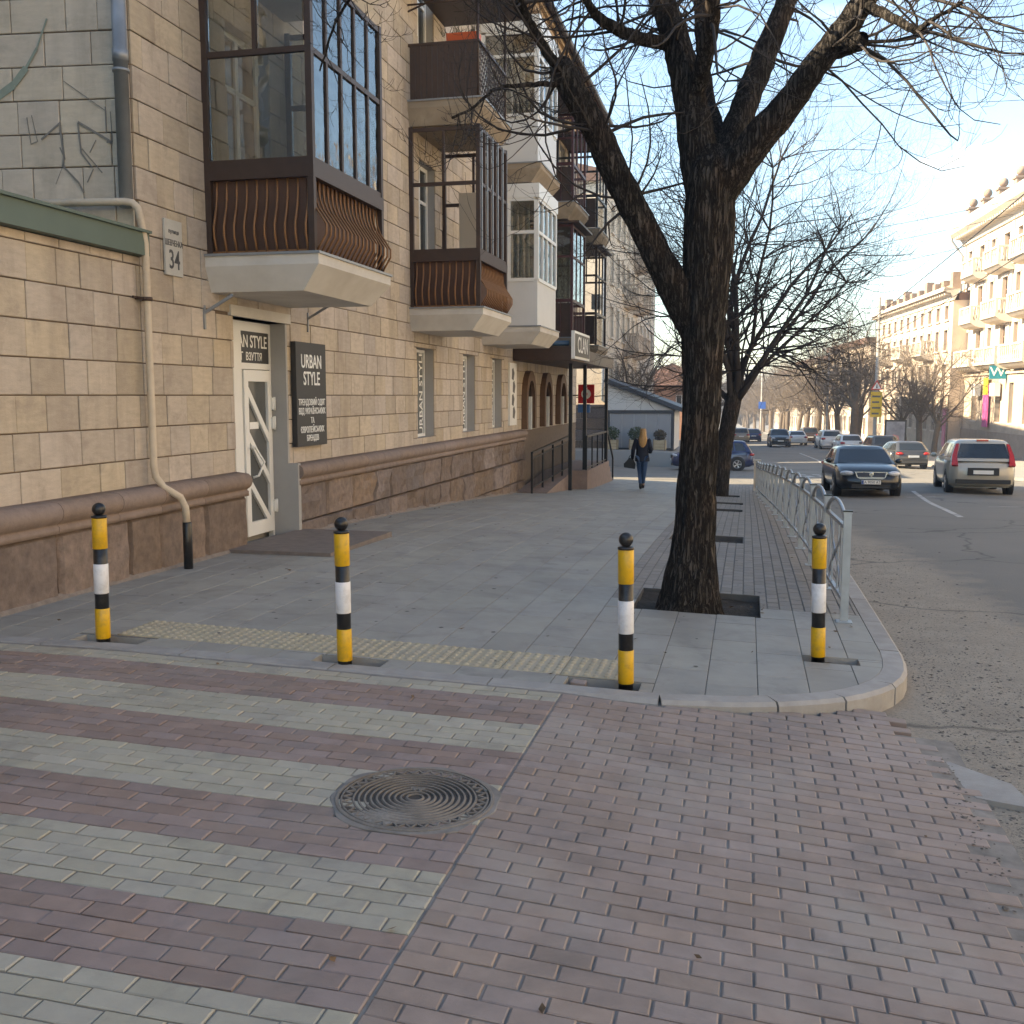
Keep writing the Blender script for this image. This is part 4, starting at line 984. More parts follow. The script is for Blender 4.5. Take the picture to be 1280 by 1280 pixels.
# ---- signs on the wall
sg=thing('shop_sign','upright anthracite shop sign with white lettering beside the glass door','sign',(FX+.03,12.05,1.02))
q=MB(); q.box(FX+.008,FX+.075,11.62,12.52,1.02,2.30); bd=q.build('board',M_SIGNB,sg)
for (s_,z,sz,sx_) in (('URBAN',2.06,.235,.80),('STYLE',1.85,.235,.80),('ТРЕНДОВИЙ ОДЯГ',1.56,.105,.82),('ВІД УКРАЇНСЬКИХ',1.45,.105,.82),('ТА',1.335,.10,.8),('ЄВРОПЕЙСЬКИХ',1.22,.105,.82),('БРЕНДІВ',1.115,.10,.82)):
    text(s_,sz,'lettering',M_WHITE,Vector((FX+.0775,12.07,z)),VY,VZ,bd,'CENTER',.002,sx_)
pl=thing('house_number_plate','pale enamel house number plate reading 34 beside the downpipe','sign',(FX+.02,9.05,2.8))
q=MB(); q.box(FX+.008,FX+.028,8.90,9.20,2.79,3.31); bd=q.build('plate',M_PLATE,pl)
text('вулиця',.055,'lettering',M_INK,Vector((FX+.03,9.05,3.20)),VY,VZ,bd,'CENTER',.001)
text('ШЕВЧЕНКА',.078,'lettering',M_INK,Vector((FX+.03,9.05,3.09)),VY,VZ,bd,'CENTER',.001,.72)
text('34',.25,'lettering',M_INK,Vector((FX+.03,9.05,2.93)),VY,VZ,bd,'CENTER',.001,.80)
# brackets under the first balcony
for k,(y,z,lb) in enumerate(((9.62,2.50,'rusty angle bracket under the near left end of the first balcony'),(12.15,2.62,'rusty angle bracket right of the first balcony above the sign'))):
    br=thing('wall_bracket',lb,'bracket',(FX,y,z),group='iron brackets on the stone wall'); q=MB(); q.bar((FX,y,z-.18),(FX,y,z+.06),.03); q.bar((FX,y,z-.02),(FX+.32,y+.02,z+.16),.028); q.build('arm',M_PIPEG,br)
# air conditioner
ac=thing('air_conditioner','white air conditioner box on the wall beyond the second balcony','air conditioner',(FX+.2,18.7,3.3))
q=MB(); q.box(FX+.05,FX+.40,18.5,19.3,3.25,3.85); q.build('case',M_PVC,ac)
q=MB(); q.lathe((FX+.39,18.78,3.55),[(.24,0),(.24,.03),(.2,.03)],20,VX,VY); q.build('grille',M_PIPEG,ac)
# flower box
fb=thing('flower_box','orange plastic flower box on the upper dark balcony rail','flower box',(XO,16.4,7.2))
q=MB(); q.prism([(-.09,0),(.09,0),(.12,.17),(-.12,.17)],Vector((XO-.12,16.5,7.2)),VY,VZ,-VX,-.08,.44) ; q.build('trough',mat('orange_plastic',(.55,.10,.03),.5,.08,5),fb)
q=MB(); 
for k in range(40):
    c0=Vector((XO-.35+rng.uniform(-.3,.3),16.5+rng.uniform(-.08,.08),7.36)); d0=Vector((rng.uniform(-.1,.1),rng.uniform(-.1,.1),rng.uniform(.05,.22))); q.tube([c0,c0+d0*.6,c0+d0],[.006,.006,.001],3)
q.build('plant',mat('dry_plant',(.10,.09,.05),.9,.2,5),fb)
# ---- porch, ramp, canopy
en_=thing('entrance_porch','brown concrete entrance ramp with black railing under the canopy','porch',(-4.7,26,-1))
q=MB(); q.add([(PX,23.6,S(-5,23.6)-.3),(-4.55,23.6,S(-4.5,23.6)-.3),(-4.55,27.2,-1.4),(PX,27.2,-1.4),(PX,23.6,S(-5,23.6)+.02),(-4.55,23.6,S(-4.5,23.6)+.02),(-4.55,27.2,-.36),(PX,27.2,-.36)],[(4,5,6,7),(0,1,5,4),(1,2,6,5),(2,3,7,6),(3,0,4,7)]); q.box(PX,-4.15,27.2,31.6,-1.8,-.36)
for k in range(4): q.box(PX,-4.15+.0,31.6+k*.3,31.9+k*.3,-1.9,-.36-.2*(k+1))
q.build('ramp',mat('porch_concrete',(.25,.185,.155),.9,.18,6,.2,30),en_)
q=MB(); rp=lambda t:Vector((-4.60-.28*(1-t),23.4+3.8*t,S(-4.6,23.4)*(1-t)-.36*t))
for k in range(5):
    p=rp(k/4); q.bar(p+VZ*-.1,p+VZ*.95,.045)
q.bar(rp(0)+VZ*.95,rp(1)+VZ*.95,.06,.04); q.bar(rp(0)+VZ*.82,rp(1)+VZ*.82,.03); q.bar(rp(0)+VZ*.14,rp(1)+VZ*.14,.03)
for (p0,p1) in (((-4.2,27.3),(-4.2,31.5)),): 
    q.bar((p0[0],p0[1],.55),(p1[0],p1[1],.55),.05); q.bar((p0[0],p0[1],-.3),(p1[0],p1[1],-.3),.03)
    for k in range(5): y=p0[1]+(p1[1]-p0[1])*k/4; q.bar((p0[0],y,-.4),(p0[0],y,.55),.04)
q.bar((-4.2,31.5,.55),(-4.2,32.9,-.35),.05); q.bar((-4.2,32.9,-.35),(-4.2,32.9,-1.35),.05)
q.build('railing',M_BLACKM,en_)
q=MB(); nb=34
for k in range(1,nb):
    t=k/nb; q.bar(rp(t)+VZ*.15,rp(t)+VZ*.82,.011)
q.build('baluster',M_BLACKM,en_)
cn=thing('entrance_canopy','dark flat canopy on slim posts above the porch','canopy',(-4.6,27,2.4))
q=MB(); q.box(FX+.02,-4.02,23.7,31.4,2.46,2.78); q.build('roof',M_WOODD,cn)
for (x,y) in ((-4.45,26.2),(-4.30,27.6),(-4.2,31.2)): q=MB(); q.box(x-.045,x+.045,y-.045,y+.045,S(x,y)-.05,2.46); q.build('post',M_BLACKM,cn)
sb=MB(); sb.box(-4.02,-3.94,23.7,26.0,2.50,3.14); sb=sb.build('sign_box',M_PVC,cn)
MB().box(-3.94,-3.93,23.78,25.92,2.56,3.08).build('panel',M_BLACKM,sb)
text('CLAN',.52,'lettering',M_WHITE,Vector((-3.927,24.85,2.82)),VY,VZ,sb,'CENTER',.001,1.15)
q=MB(); q.tube([(-5.1,23.85,2.86),(-4.1,23.85,2.86)],.06,10); q.build('rolled_tarpaulin',mat('blue_tarp',(.04,.09,.16),.5,.1,5),cn)
vsn=thing('projecting_sign','square red projecting sign with round white mark over a blue box','sign',(-4.85,31.4,1.3))
q=MB(); q.box(-5.12,-4.62,31.50,31.58,1.40,1.98); bd=q.build('red_face',mat('sign_red',(.55,.010,.014),.4,.03,3),vsn)
q=MB(); O=Vector((-4.87,31.495,1.69))
ring=[]; 
for k in range(20):
    t=2*math.pi*k/20; t2=2*math.pi*(k+1)/20
    q.prism([(.15*math.cos(t),.15*math.sin(t)),(.15*math.cos(t2),.15*math.sin(t2)),(.075*math.cos(t2)-.03,.075*math.sin(t2)-.0),(.075*math.cos(t)-.03,.075*math.sin(t))],O,VX,VZ,-VY,0,.004)
q.prism([(-.06,.10),(.02,.19),(.06,.2),(-.02,.08)],O,VX,VZ,-VY,0,.004)
q.build('emblem',M_WHITE,bd)
MB().box(-5.12,-4.75,31.5,31.58,1.12,1.38).build('blue_face',mat('sign_blue',(.05,.16,.42),.4,.03,3),vsn)
q=MB(); q.bar((-5.42,31.54,1.65),(-5.12,31.54,1.65),.04); q.build('arm',M_BLACKM,vsn)
# ---- unseen houses added behind the left row to keep the street in shade
def plain_house(name,label,x0,x1,y0,y1,z0,z1,m):
    h=thing(name,label,'building',((x0+x1)/2,(y0+y1)/2,z0))
    op=[]; y=y0+1.5
    while y<y1-2:
        for z in (z0+1.2,z0+4.4,z0+7.6):
            if z+1.6<z1: op.append((y,y+1.2,z,z+1.6))
        y+=3.0
    q=MB(); wall(q,Vector((x1,0,0)),VY,VX,y0,y1,z0,z1,op,.18); q.box(x0,x1-.2,y0,y1,z0,z1); q.build('wall',m,h)
    for (a,b,c,d) in op: framed(h,x1-.15,a,b,c,d,M_PVC,M_DGLASS,.07,2)
    r=MB(); xm=(x0+x1)/2; r.add([(x0-.4,y0-.4,z1),(x1+.4,y0-.4,z1),(x1+.4,y1+.4,z1),(x0-.4,y1+.4,z1),(xm,y0+3,z1+2.4),(xm,y1-3,z1+2.4)],[(0,1,4),(1,2,5,4),(2,3,5),(3,0,4,5),(3,2,1,0)]); r.build('roof',M_ROOF,h)
    return h
plain_house('yard_shade_house','unseen shade-casting house added in the yard behind the low wall',-27,-14.5,-16,11,-.3,13,M_REVEAL)
plain_house('driveway_shade_house','unseen shade-casting house added on the near side of the driveway',-20,-6.6,-34,.2,-.1,11,M_REVEAL)
plain_house('side_shade_house','unseen shade-casting house added back in the side street',-30,-14.5,39.5,60,-2.4,11,M_REVEAL)
# ================================================================ STREET FURNITURE
rng=random.Random(7)
# ---- bollards
def make_bollard():
    r=thing('bollard','','bollard',(0,0,0),0,'striped bollards closing the pavement'); rad=.045
    body=MB(); body.lathe((0,0,-.08),[(rad-.001,0),(rad-.001,.935)],24); body.build('post',M_BLK,r,True)
    for (a,b,m,nm) in ((.055,.255,M_YEL,'yellow_band'),(.355,.55,M_WHT,'white_band'),(.65,.85,M_YEL,'yellow_band')):
        q=MB(); q.lathe((0,0,a),[(rad+.0005,0),(rad+.002,.002),(rad+.002,b-a-.002),(rad+.0005,b-a)],24); q.build(nm,m,r,True)
    q=MB(); q.lathe((0,0,.852),[(rad+.004,0),(rad+.004,.012),(rad*.75,.018)],24); q.sphere((0,0,.908),.043,20,14); q.build('ball_cap',M_BLK,r,True)
    return r
bo=make_bollard()
BP=[(-4.10,5.84,'striped yellow black bollard nearest the stone wall, left end of the row',.012),(-2.40,5.83,'striped yellow black bollard second from the stone wall, in front of the doorstep',-.009),
    (-.66,5.90,'striped yellow black bollard at the right end of the yellow tactile strip',-.012),(.50,6.97,'striped yellow black bollard standing alone by the kerb in front of the railing',-.02)]
for i,(x,y,lb,tl) in enumerate(BP):
    o=bo if i==0 else dup(bo,(x,y,0),0); o['label']=lb
    o.matrix_basis=Matrix.Translation((x,y,S(x,y)-.035))@Matrix.Rotation(tl,4,'Y')@Matrix.Rotation(i*1.3,4,'Z')
# ---- manhole
mh=thing('manhole_cover','round ribbed cast iron manhole cover set in the pavers','manhole cover',(-1.32,3.94,B(-1.32,3.94)))
MX=slope_mtx(B,-1.32,3.94,-.002,R(10),0)
def disc_ring(mb,r0,r1,z0,z1,n=64,wob=0):
    o=len(mb.v)
    for i in range(n):
        a=2*math.pi*i/n; k=1+wob*mnoise.noise(Vector((math.cos(a)*2,math.sin(a)*2,3)))
        for r,z in ((r1*k,-.03),(r1*k,z0),(r1*k-.004,z1),(r0,z1),(r0,-.03)): mb.v.append((r*math.cos(a),r*math.sin(a),z))
    for i in range(n):
        j=(i+1)%n
        for k in range(4): mb.f.append((o+i*5+k,o+j*5+k,o+j*5+k+1,o+i*5+k+1)); mb.m.append(mb.cm); mb.sm.append(False)
q=MB(); disc_ring(q,.333,.352,.003,.005,72,.12); put('mortar_ring',q.mesh('mortar_ring',M_SAND),mh,MX)
q=MB(); disc_ring(q,.318,.333,.008,.010); put('frame',q.mesh('frame',M_IRONW),mh,MX)
q=MB(); q.lathe((0,0,-.02),[(.318,0),(.318,.022)],64); cv=put('cover',q.mesh('cover',M_IRON),mh,MX)
q=MB()
for r in (.030,.055,.080,.105,.130,.155,.180,.205,.230): disc_ring(q,r,r+.0105,.0022,.0085,56)
disc_ring(q,.252,.262,.0022,.0085,64); disc_ring(q,.302,.312,.0022,.0085,64)
nzg=36
for k in range(nzg):
    a0=2*math.pi*k/nzg; a1=2*math.pi*(k+.5)/nzg; a2=2*math.pi*(k+1)/nzg
    for (ra,aa,rb,ab) in ((.265,a0,.300,a1),(.300,a1,.265,a2)):
        q.bar((ra*math.cos(aa),ra*math.sin(aa),.005),(rb*math.cos(ab),rb*math.sin(ab),.005),.008,.007)
q.bar((-.03,.09,.006),(.03,.09,.006),.012,.008); q.bar((-.012,.09,.006),(-.012,.065,.006),.01,.008); q.bar((.012,.09,.006),(.012,.065,.006),.01,.008)
put('rib',q.mesh('rib',M_IRONW),cv,MX)
bq=bo if 0 else None
q=MB(); n=15                                                     # sand packed into the ribs
pts=[(-.10+ .115*(1+.35*mnoise.noise(Vector((math.cos(6.28*k/n)*1.6,math.sin(6.28*k/n)*1.6,7))))*math.cos(6.28*k/n)*1.1,-.205+.075*(1+.4*mnoise.noise(Vector((math.cos(6.28*k/n)*2,9,math.sin(6.28*k/n)*2))))*math.sin(6.28*k/n)) for k in range(n)]
q.add([(-.10,-.205,.0105)]+[(x,y,.004) for x,y in pts],[(0,i+1,(i+1)%n+1) for i in range(n)]); put('sand',q.mesh('sand',mat('packed_sand',(.27,.245,.215),.95,.25,60,.5,90)),cv,MX)
# ---- pedestrian railing along the kerb
fn=thing('pedestrian_railing','galvanised arched pedestrian railing along the kerb beside the road','railing',(.55,19,-.5))
N=14; F0,F1=Vector((.78,8.30,0)),Vector((.30,30.3,0))
def fp(t):
    p=F0.lerp(F1,t); p.z=S(min(p.x,.9),p.y); return p
for k in range(N+1):
    p=fp(k/N); q=MB(); q.box(p.x-.03,p.x+.03,p.y-.02,p.y+.02,p.z-.03,p.z+.86); q.box(p.x-.034,p.x+.034,p.y-.024,p.y+.024,p.z+.86,p.z+.872); q.box(p.x-.06,p.x+.06,p.y-.06,p.y+.06,p.z,p.z+.008); po=q.build('post',M_GALV,fn)
    MB().box(p.x-.036,p.x+.036,p.y-.026,p.y+.026,p.z+.8725,p.z+.884).build('cap',M_BLK,po)
for k in range(N):
    a,b=fp(k/N),fp((k+1)/N); q=MB(); T=14
    a=a+(b-a)*.015; b=b-(b-a)*.015
    q.bar(a+VZ*.74,b+VZ*.74,.03,.03); q.bar(a+VZ*.16,b+VZ*.16,.03,.03)
    arc=[a.lerp(b,i/T)+VZ*(.74+.165*math.sin(math.pi*i/T)**.6) for i in range(T+1)]
    q.tube(arc,.018,8)
    pn=q.build('panel_frame',M_GALV,fn)
    # two crossing bowed flats and uprights
    q=MB()
    for sgn in (1,-1):
        pts=[]
        for i in range(9):
            t=i/8; u=.5+sgn*(.5-t)*.56+sgn*.07*math.sin(math.pi*2*t); pts.append(a.lerp(b,u)+VZ*(.17+.56*t))
        for p0,p1 in zip(pts,pts[1:]): q.bar(p0,p1,.006 if 0 else .010,.042,up=(0,1,0))
    for u in (.08,.22,.36,.64,.78,.92): q.bar(a.lerp(b,u)+VZ*.17,a.lerp(b,u)+VZ*.73,.012,.045,up=(0,1,0))
    c0=a.lerp(b,.5)+VZ*.45; q.lathe(c0-VX*.012,[(.035,0),(.035,.024)],12,VX,VY)
    q.build('bowed_flat',M_GALV,pn)
# end panel of the railing as a pale post, sunlight put into its colour
pp=thing('sunlit_end_panel','sunlit end panel of the railing at the crossing, coloured pale','post',(.30,30.65,S(.3,30.65))); q=MB(); z=S(.3,30.65); q.box(.22,.40,30.6,30.7,z-.05,z+.88); q.box(.20,.42,30.58,30.72,z+.88,z+.92); q.build('shaft',M_SLAB,pp)
# ================================================================ TREES
def grow(rg,out,p,d,L,r,lvl,maxl,up=.12,wig=.22,nch=(4,6),spread=(.5,1.0),droop=0.0,ratio=.55):
    """one twig and, recursively, its side twigs: appended to out as (points, radii)"""
    n=max(3,min(7,int(L/.14)+2)); pts=[p.copy()]; rad=[r]; d=d.normalized(); st=L/n
    bend=Vector((rg.uniform(-1,1),rg.uniform(-1,1),rg.uniform(-1,1)))*wig*.62
    for i in range(n):
        t=(i+1)/n
        d=d+bend+Vector((rg.uniform(-1,1),rg.uniform(-1,1),rg.uniform(-1,1)))*wig*.42+VZ*(up*t*t*2.4-droop*(1-t))
        d.normalize(); pts.append(pts[-1]+d*st); rad.append(max(r*(1-.75*t),.0014))
    out.append((pts,rad))
    if lvl>=maxl: return
    for k in range(rg.randint(*nch)):
        t=rg.uniform(.22,1.0); i=min(int(t*n),n-1); q=pts[i].lerp(pts[i+1],t*n-i)
        ax=(pts[i+1]-pts[i]).normalized(); o=ax.orthogonal(); o.rotate(Matrix.Rotation(rg.uniform(0,6.283),3,ax))
        a=rg.uniform(*spread); nd=ax*math.cos(a)+o*math.sin(a)
        grow(rg,out,q,nd,L*rg.uniform(ratio*.7,ratio*1.25),max(rad[i]*rg.uniform(.5,.72),.0018),lvl+1,maxl,up,wig,nch,spread,droop*.5,ratio)
def branches_mesh(lines,name,m):
    mb=MB()
    for pts,rad in lines:
        r=rad[0]; mb.tube(pts,rad,9 if r>.05 else 6 if r>.02 else 4 if r>.008 else 3,caps=r>.02)
    return mb.mesh(name,m)
def smooth_line(pts,sub=4,jit=0,rg=None):
    """Catmull-Rom through (x,y,z,r)"""
    P_=[Vector(p) for p in pts]; P_=[P_[0]*2-P_[1]]+P_+[P_[-1]*2-P_[-2]]; out=[]
    for i in range(1,len(P_)-2):
        for k in range(sub):
            t=k/sub; a,b,c,d=P_[i-1],P_[i],P_[i+1],P_[i+2]
            out.append(.5*((2*b)+(c-a)*t+(2*a-5*b+4*c-d)*t*t+(3*b-a-3*c+d)*t**3))
    out.append(P_[-2])
    if jit:
        for v in out[1:-1]: v.x+=rg.uniform(-jit,jit); v.y+=rg.uniform(-jit,jit); v.z+=rg.uniform(-jit,jit)
    return [Vector(v[:3]) for v in out],[v[3] for v in out]
def rough_tube(mb,pts,rad,n,amp,seed):
    """bark-furrowed limb"""
    o=len(mb.v); mb.tube(pts,rad,n)
    k=0
    for i,p in enumerate(pts):
        for j in range(n):
            v=Vector(mb.v[o+k]); dv=(v-p); a=2*math.pi*j/n
            f=1+amp*mnoise.noise(Vector((math.cos(a)*2.6,math.sin(a)*2.6,p.z*1.6+seed)))+amp*.7*mnoise.noise(Vector((math.cos(a)*7,math.sin(a)*7,p.z*3.0+seed)))
            if n>20: w_=mnoise.noise(Vector((math.cos(a)*13,math.sin(a)*13,p.z*2.2+seed))); f-=.075*max(0,1-abs(w_)*5)
            mb.v[o+k]=tuple(p+dv*f); k+=1
HERO={'trunk':[(-0.44,8.57,-0.25,0.34),(-0.43,8.57,-0.02,0.262),(-0.42,8.57,0.18,0.222),(-0.41,8.57,0.45,0.182),(-0.39,8.57,0.95,0.165),(-0.37,8.57,1.61,0.160),(-0.37,8.57,2.13,0.180),(-0.35,8.57,2.64,0.200),(-0.34,8.57,3.08,0.212),(-0.33,8.57,3.42,0.200),(-.33,8.57,3.62,.10)],
'left':[(-0.40,8.57,2.09,0.10),(-0.56,8.52,2.42,0.130),(-0.70,8.47,2.70,0.122),(-0.88,8.42,3.04,0.115),(-1.07,8.37,3.41,0.118),(-1.22,8.32,3.72,0.111),(-1.38,8.27,3.99,0.107),(-1.49,8.27,4.19,0.104),(-1.515,8.27,4.225,.06)],
'm1':[(-0.36,8.57,3.10,0.14),(-0.45,8.62,3.65,0.148),(-0.52,8.67,4.04,0.135),(-0.62,8.72,4.44,0.116),(-0.74,8.77,4.77,0.104),(-0.87,8.82,5.11,0.091),(-1.02,8.87,5.58,0.072),(-1.2,8.9,6.2,.05)],
'm1b':[(-0.49,8.67,3.98,0.077),(-0.40,8.47,4.25,0.069),(-0.34,8.32,4.52,0.061),(-0.33,8.17,4.87,0.048),(-.3,8.0,5.5,.03)],
'm2':[(-0.30,8.57,3.19,0.14),(-0.05,8.47,3.54,0.131),(0.21,8.37,3.81,0.116),(0.42,8.27,4.08,0.101),(0.60,8.22,4.29,0.094),(0.77,8.17,4.52,0.087),(0.92,8.07,4.77,0.074),(0.99,7.97,5.09,0.056),(1.05,7.9,5.7,.035)],
'm3':[(-0.33,8.6,3.2,0.13),(-0.16,8.87,3.79,0.118),(-0.00,9.07,4.28,0.106),(0.15,9.17,4.68,0.093),(0.27,9.27,5.06,0.080),(0.36,9.37,5.53,0.060),(.4,9.4,6.2,.04)],
'm3b':[(-0.24,8.77,3.62,0.078),(-0.40,9.17,4.17,0.061),(-0.47,9.47,4.73,0.056),(-0.54,9.67,5.41,0.042)],
'l2':[(-0.68,8.72,4.47,0.058),(-0.90,8.47,4.45,0.051),(-1.15,8.27,4.52,0.043),(-1.26,8.07,4.60,0.030),(-1.32,7.97,4.82,0.024)],
'l3':[(-1.46,8.27,4.12,0.05),(-1.63,8.07,4.36,0.036),(-1.73,7.87,4.54,0.036),(-1.76,7.67,4.75,0.029),(-2.0,7.6,5.0,.022),(-2.4,7.7,5.05,.018),(-2.86,7.9,4.95,.014),(-3.25,8.05,4.68,.011),(-3.5,8.2,4.3,.007)],
'l4':[(-1.44,8.27,4.08,0.026),(-1.72,8.07,4.04,0.019),(-1.93,7.87,3.96,0.014),(-2.06,7.67,3.78,0.010),(-2.2,7.6,3.7,.010)],
'r2':[(0.75,8.17,4.47,0.046),(0.89,7.97,4.31,0.034),(1.06,7.77,4.14,0.027),(1.13,7.57,4.13,0.016),(1.3,7.5,4.2,.01)],
'stub':[(0.57,8.24,4.20,0.08),(0.70,8.14,4.20,0.070),(.74,8.10,4.20,.055)]}
rg=random.Random(42)
ht=thing('street_tree','large bare tree with a thick forked trunk in the near tree pit','tree',(-.42,8.57,0))
mb=MB(); pts,rad=smooth_line(HERO['trunk'],14); rad=[r*.97 for r in rad]; rough_tube(mb,pts,rad,44,.10,0)
mb.build('trunk',M_BARK,ht)
mb=MB(); lines=[]
for nm,ptsr in HERO.items():
    if nm=='trunk': continue
    pts,rad=smooth_line(ptsr,7,.006,rg); rad=[r*1.0 for r in rad]
    if max(rad)>.03: rough_tube(mb,pts,rad,24 if max(rad)>.08 else 12,.09,hash(nm)%7 if 0 else len(nm)*1.7)
    else: mb.tube(pts,rad,8)
    # sprouts
    dens={'left':30,'m1':42,'m1b':16,'m2':32,'m3':26,'m3b':14,'l2':22,'l3':34,'l4':12,'r2':9,'stub':4}[nm]
    for k in range(dens):
        t=rg.uniform(.30,1.0)**.8 if nm not in('l3',) else rg.uniform(.2,1); i=min(int(t*(len(pts)-1)),len(pts)-2); q=pts[i]
        ax=(pts[i+1]-pts[i]).normalized(); o=ax.orthogonal(); o.rotate(Matrix.Rotation(rg.uniform(0,6.283),3,ax))
        bias=Vector((.55 if nm in('m2','r2','stub') else (-.35 if nm in('left','l2','m1') else 0),-.1,0))
        d=(ax*rg.uniform(.0,.8)+o+bias).normalized()
        L=rg.uniform(.5,1.9)*(1.0 if nm not in('l3','l4') else .42); r0=min(rad[i]*.6,rg.uniform(.007,.016))
        grow(rg,lines,q,d,L,r0,0,2,up=.22,wig=.36,nch=(3,5),spread=(.5,1.15),droop=.12,ratio=.46)
mb.build('limb',M_BARK,ht)
put('crown',branches_mesh(lines,'crown',M_TWIG),ht)
# ---- generic bare trees
def bare_tree_meshes(seed,Hh,tr,th,nl,spread_,maxl,m1,m2,lean=0,nt=16,rmin=.009,ratio=.55,tl=(.25,.75),ll=(.6,.95),nc=(3,5),tw=(.28,.5)):
    rg=random.Random(seed); mb=MB()
    line=[(0,0,-.3,tr*1.3),(0,0,.1,tr*1.08),(lean*.3,0,th*.5,tr),(lean,0,th,tr*.95),(lean*1.1,0,th*1.15,tr*.4)]
    pts,rad=smooth_line(line,4); rough_tube(mb,pts,rad,14,.08,seed); trunk=mb.mesh('trunk',m1); lines=[]
    for k in range(nl):
        a=2*math.pi*k/nl+rg.uniform(-.4,.4); tilt=rg.uniform(*tl) if k else .08
        d=Vector((math.cos(a)*math.sin(tilt),math.sin(a)*math.sin(tilt),math.cos(tilt)))
        p=Vector((lean,0,th*rg.uniform(.80,1.08))); L=(Hh-th)*rg.uniform(*ll); r=tr*rg.uniform(.28,.46)
        # limb
        n=9; lp=[p]; lr=[r]; dd=d.copy()
        for i in range(n):
            t=(i+1)/n; dd=(dd+Vector((rg.uniform(-1,1),rg.uniform(-1,1),rg.uniform(-.6,1)))*.24+Vector((d.x,d.y,0))*spread_*.06).normalized()
            lp.append(lp[-1]+dd*L/n); lr.append(r*(1-.8*t))
        lines.append((lp,lr))
        for j in range(nt):
            t=rg.uniform(.2,1); i=min(int(t*n),n-1); ax=(lp[i+1]-lp[i]).normalized(); o=ax.orthogonal(); o.rotate(Matrix.Rotation(rg.uniform(0,6.283),3,ax)); an=rg.uniform(.5,1.15)
            grow(rg,lines,lp[i],ax*math.cos(an)+o*math.sin(an)+Vector((d.x,d.y,0))*.3*spread_,L*rg.uniform(*tw)*(1.15-.5*t),max(lr[i]*.42,rmin),0,maxl,up=.14,wig=.34,nch=nc,spread=(.45,1.0),droop=.05,ratio=ratio)
    lines=[l for l in lines if min(p.z for p in l[0])>th*.75 or l[1][0]>.05]
    return trunk,branches_mesh(lines,'crown',m2)
def plant(tm,loc,rz,sc,label,group=None):
    t=thing('street_tree',label,'tree',loc,rz,group); t.scale=(sc,)*3
    put('trunk',tm[0],t,None,True); put('crown',tm[1],t,None,True); return t
T2=bare_tree_meshes(3,12.6,.21,2.9,13,.9,3,M_BARK,M_TWIG,.35,25,.017,.60,(.18,.85),(.45,.76),(2,4),(.38,.64))
plant(T2,(-.66,27.5,S(-.6,27.5)-.05),R(10),1.0,'bare tree directly behind the large trunk in the farthest tree pit')
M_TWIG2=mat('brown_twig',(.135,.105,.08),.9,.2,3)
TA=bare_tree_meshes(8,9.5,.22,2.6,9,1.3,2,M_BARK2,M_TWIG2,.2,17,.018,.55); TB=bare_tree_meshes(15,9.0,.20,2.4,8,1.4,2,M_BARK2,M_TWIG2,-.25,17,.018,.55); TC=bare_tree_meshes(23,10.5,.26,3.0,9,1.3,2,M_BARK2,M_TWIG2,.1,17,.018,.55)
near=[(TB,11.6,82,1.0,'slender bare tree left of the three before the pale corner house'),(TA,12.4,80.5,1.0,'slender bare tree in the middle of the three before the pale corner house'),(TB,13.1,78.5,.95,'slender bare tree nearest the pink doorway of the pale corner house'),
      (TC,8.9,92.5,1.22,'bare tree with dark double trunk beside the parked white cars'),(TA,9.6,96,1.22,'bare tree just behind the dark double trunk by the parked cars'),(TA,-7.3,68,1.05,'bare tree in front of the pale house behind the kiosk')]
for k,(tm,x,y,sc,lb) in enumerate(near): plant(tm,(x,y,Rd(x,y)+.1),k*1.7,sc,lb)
rg=random.Random(9)
for k in range(19):
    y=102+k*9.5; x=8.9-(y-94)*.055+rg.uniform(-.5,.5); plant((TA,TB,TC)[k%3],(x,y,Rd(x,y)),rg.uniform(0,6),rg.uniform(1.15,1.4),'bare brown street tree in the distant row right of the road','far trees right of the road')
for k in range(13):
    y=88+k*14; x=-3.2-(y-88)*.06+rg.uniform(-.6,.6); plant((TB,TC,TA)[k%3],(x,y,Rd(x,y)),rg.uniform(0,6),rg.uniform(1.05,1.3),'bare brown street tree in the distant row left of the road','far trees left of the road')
# ================================================================ VEHICLES
M_TYRE=mat('tyre_rubber',(.018,.018,.018),.8,.1,9); M_RIM=mat('alloy_rim',(.45,.45,.46),.3,.05,9,metal=.8); M_CARGL=mat('car_glass',(.016,.020,.024),.05,.1,3,spec=.7)
M_TRIMB=mat('black_trim',(.018,.018,.019),.5,.1,9); M_LAMP=mat('headlamp_glass',(.55,.57,.60),.1,.2,20,spec=.7); M_TAIL=mat('tail_lamp',(.42,.015,.012),.15,.15,20,spec=.6); M_CHROME=mat('chrome',(.72,.72,.73),.12,.03,9,metal=1.0)
M_NPL=mat('number_plate',(.72,.72,.70),.4,.03,9); M_NPT=mat('plate_ink',(.03,.03,.035),.6,.03,9)
def paint(nm,c,metal=.3,rough=.28): return mat('car_paint_'+nm,c,rough,.04,2,metal=metal,spec=.5,coat=.6)
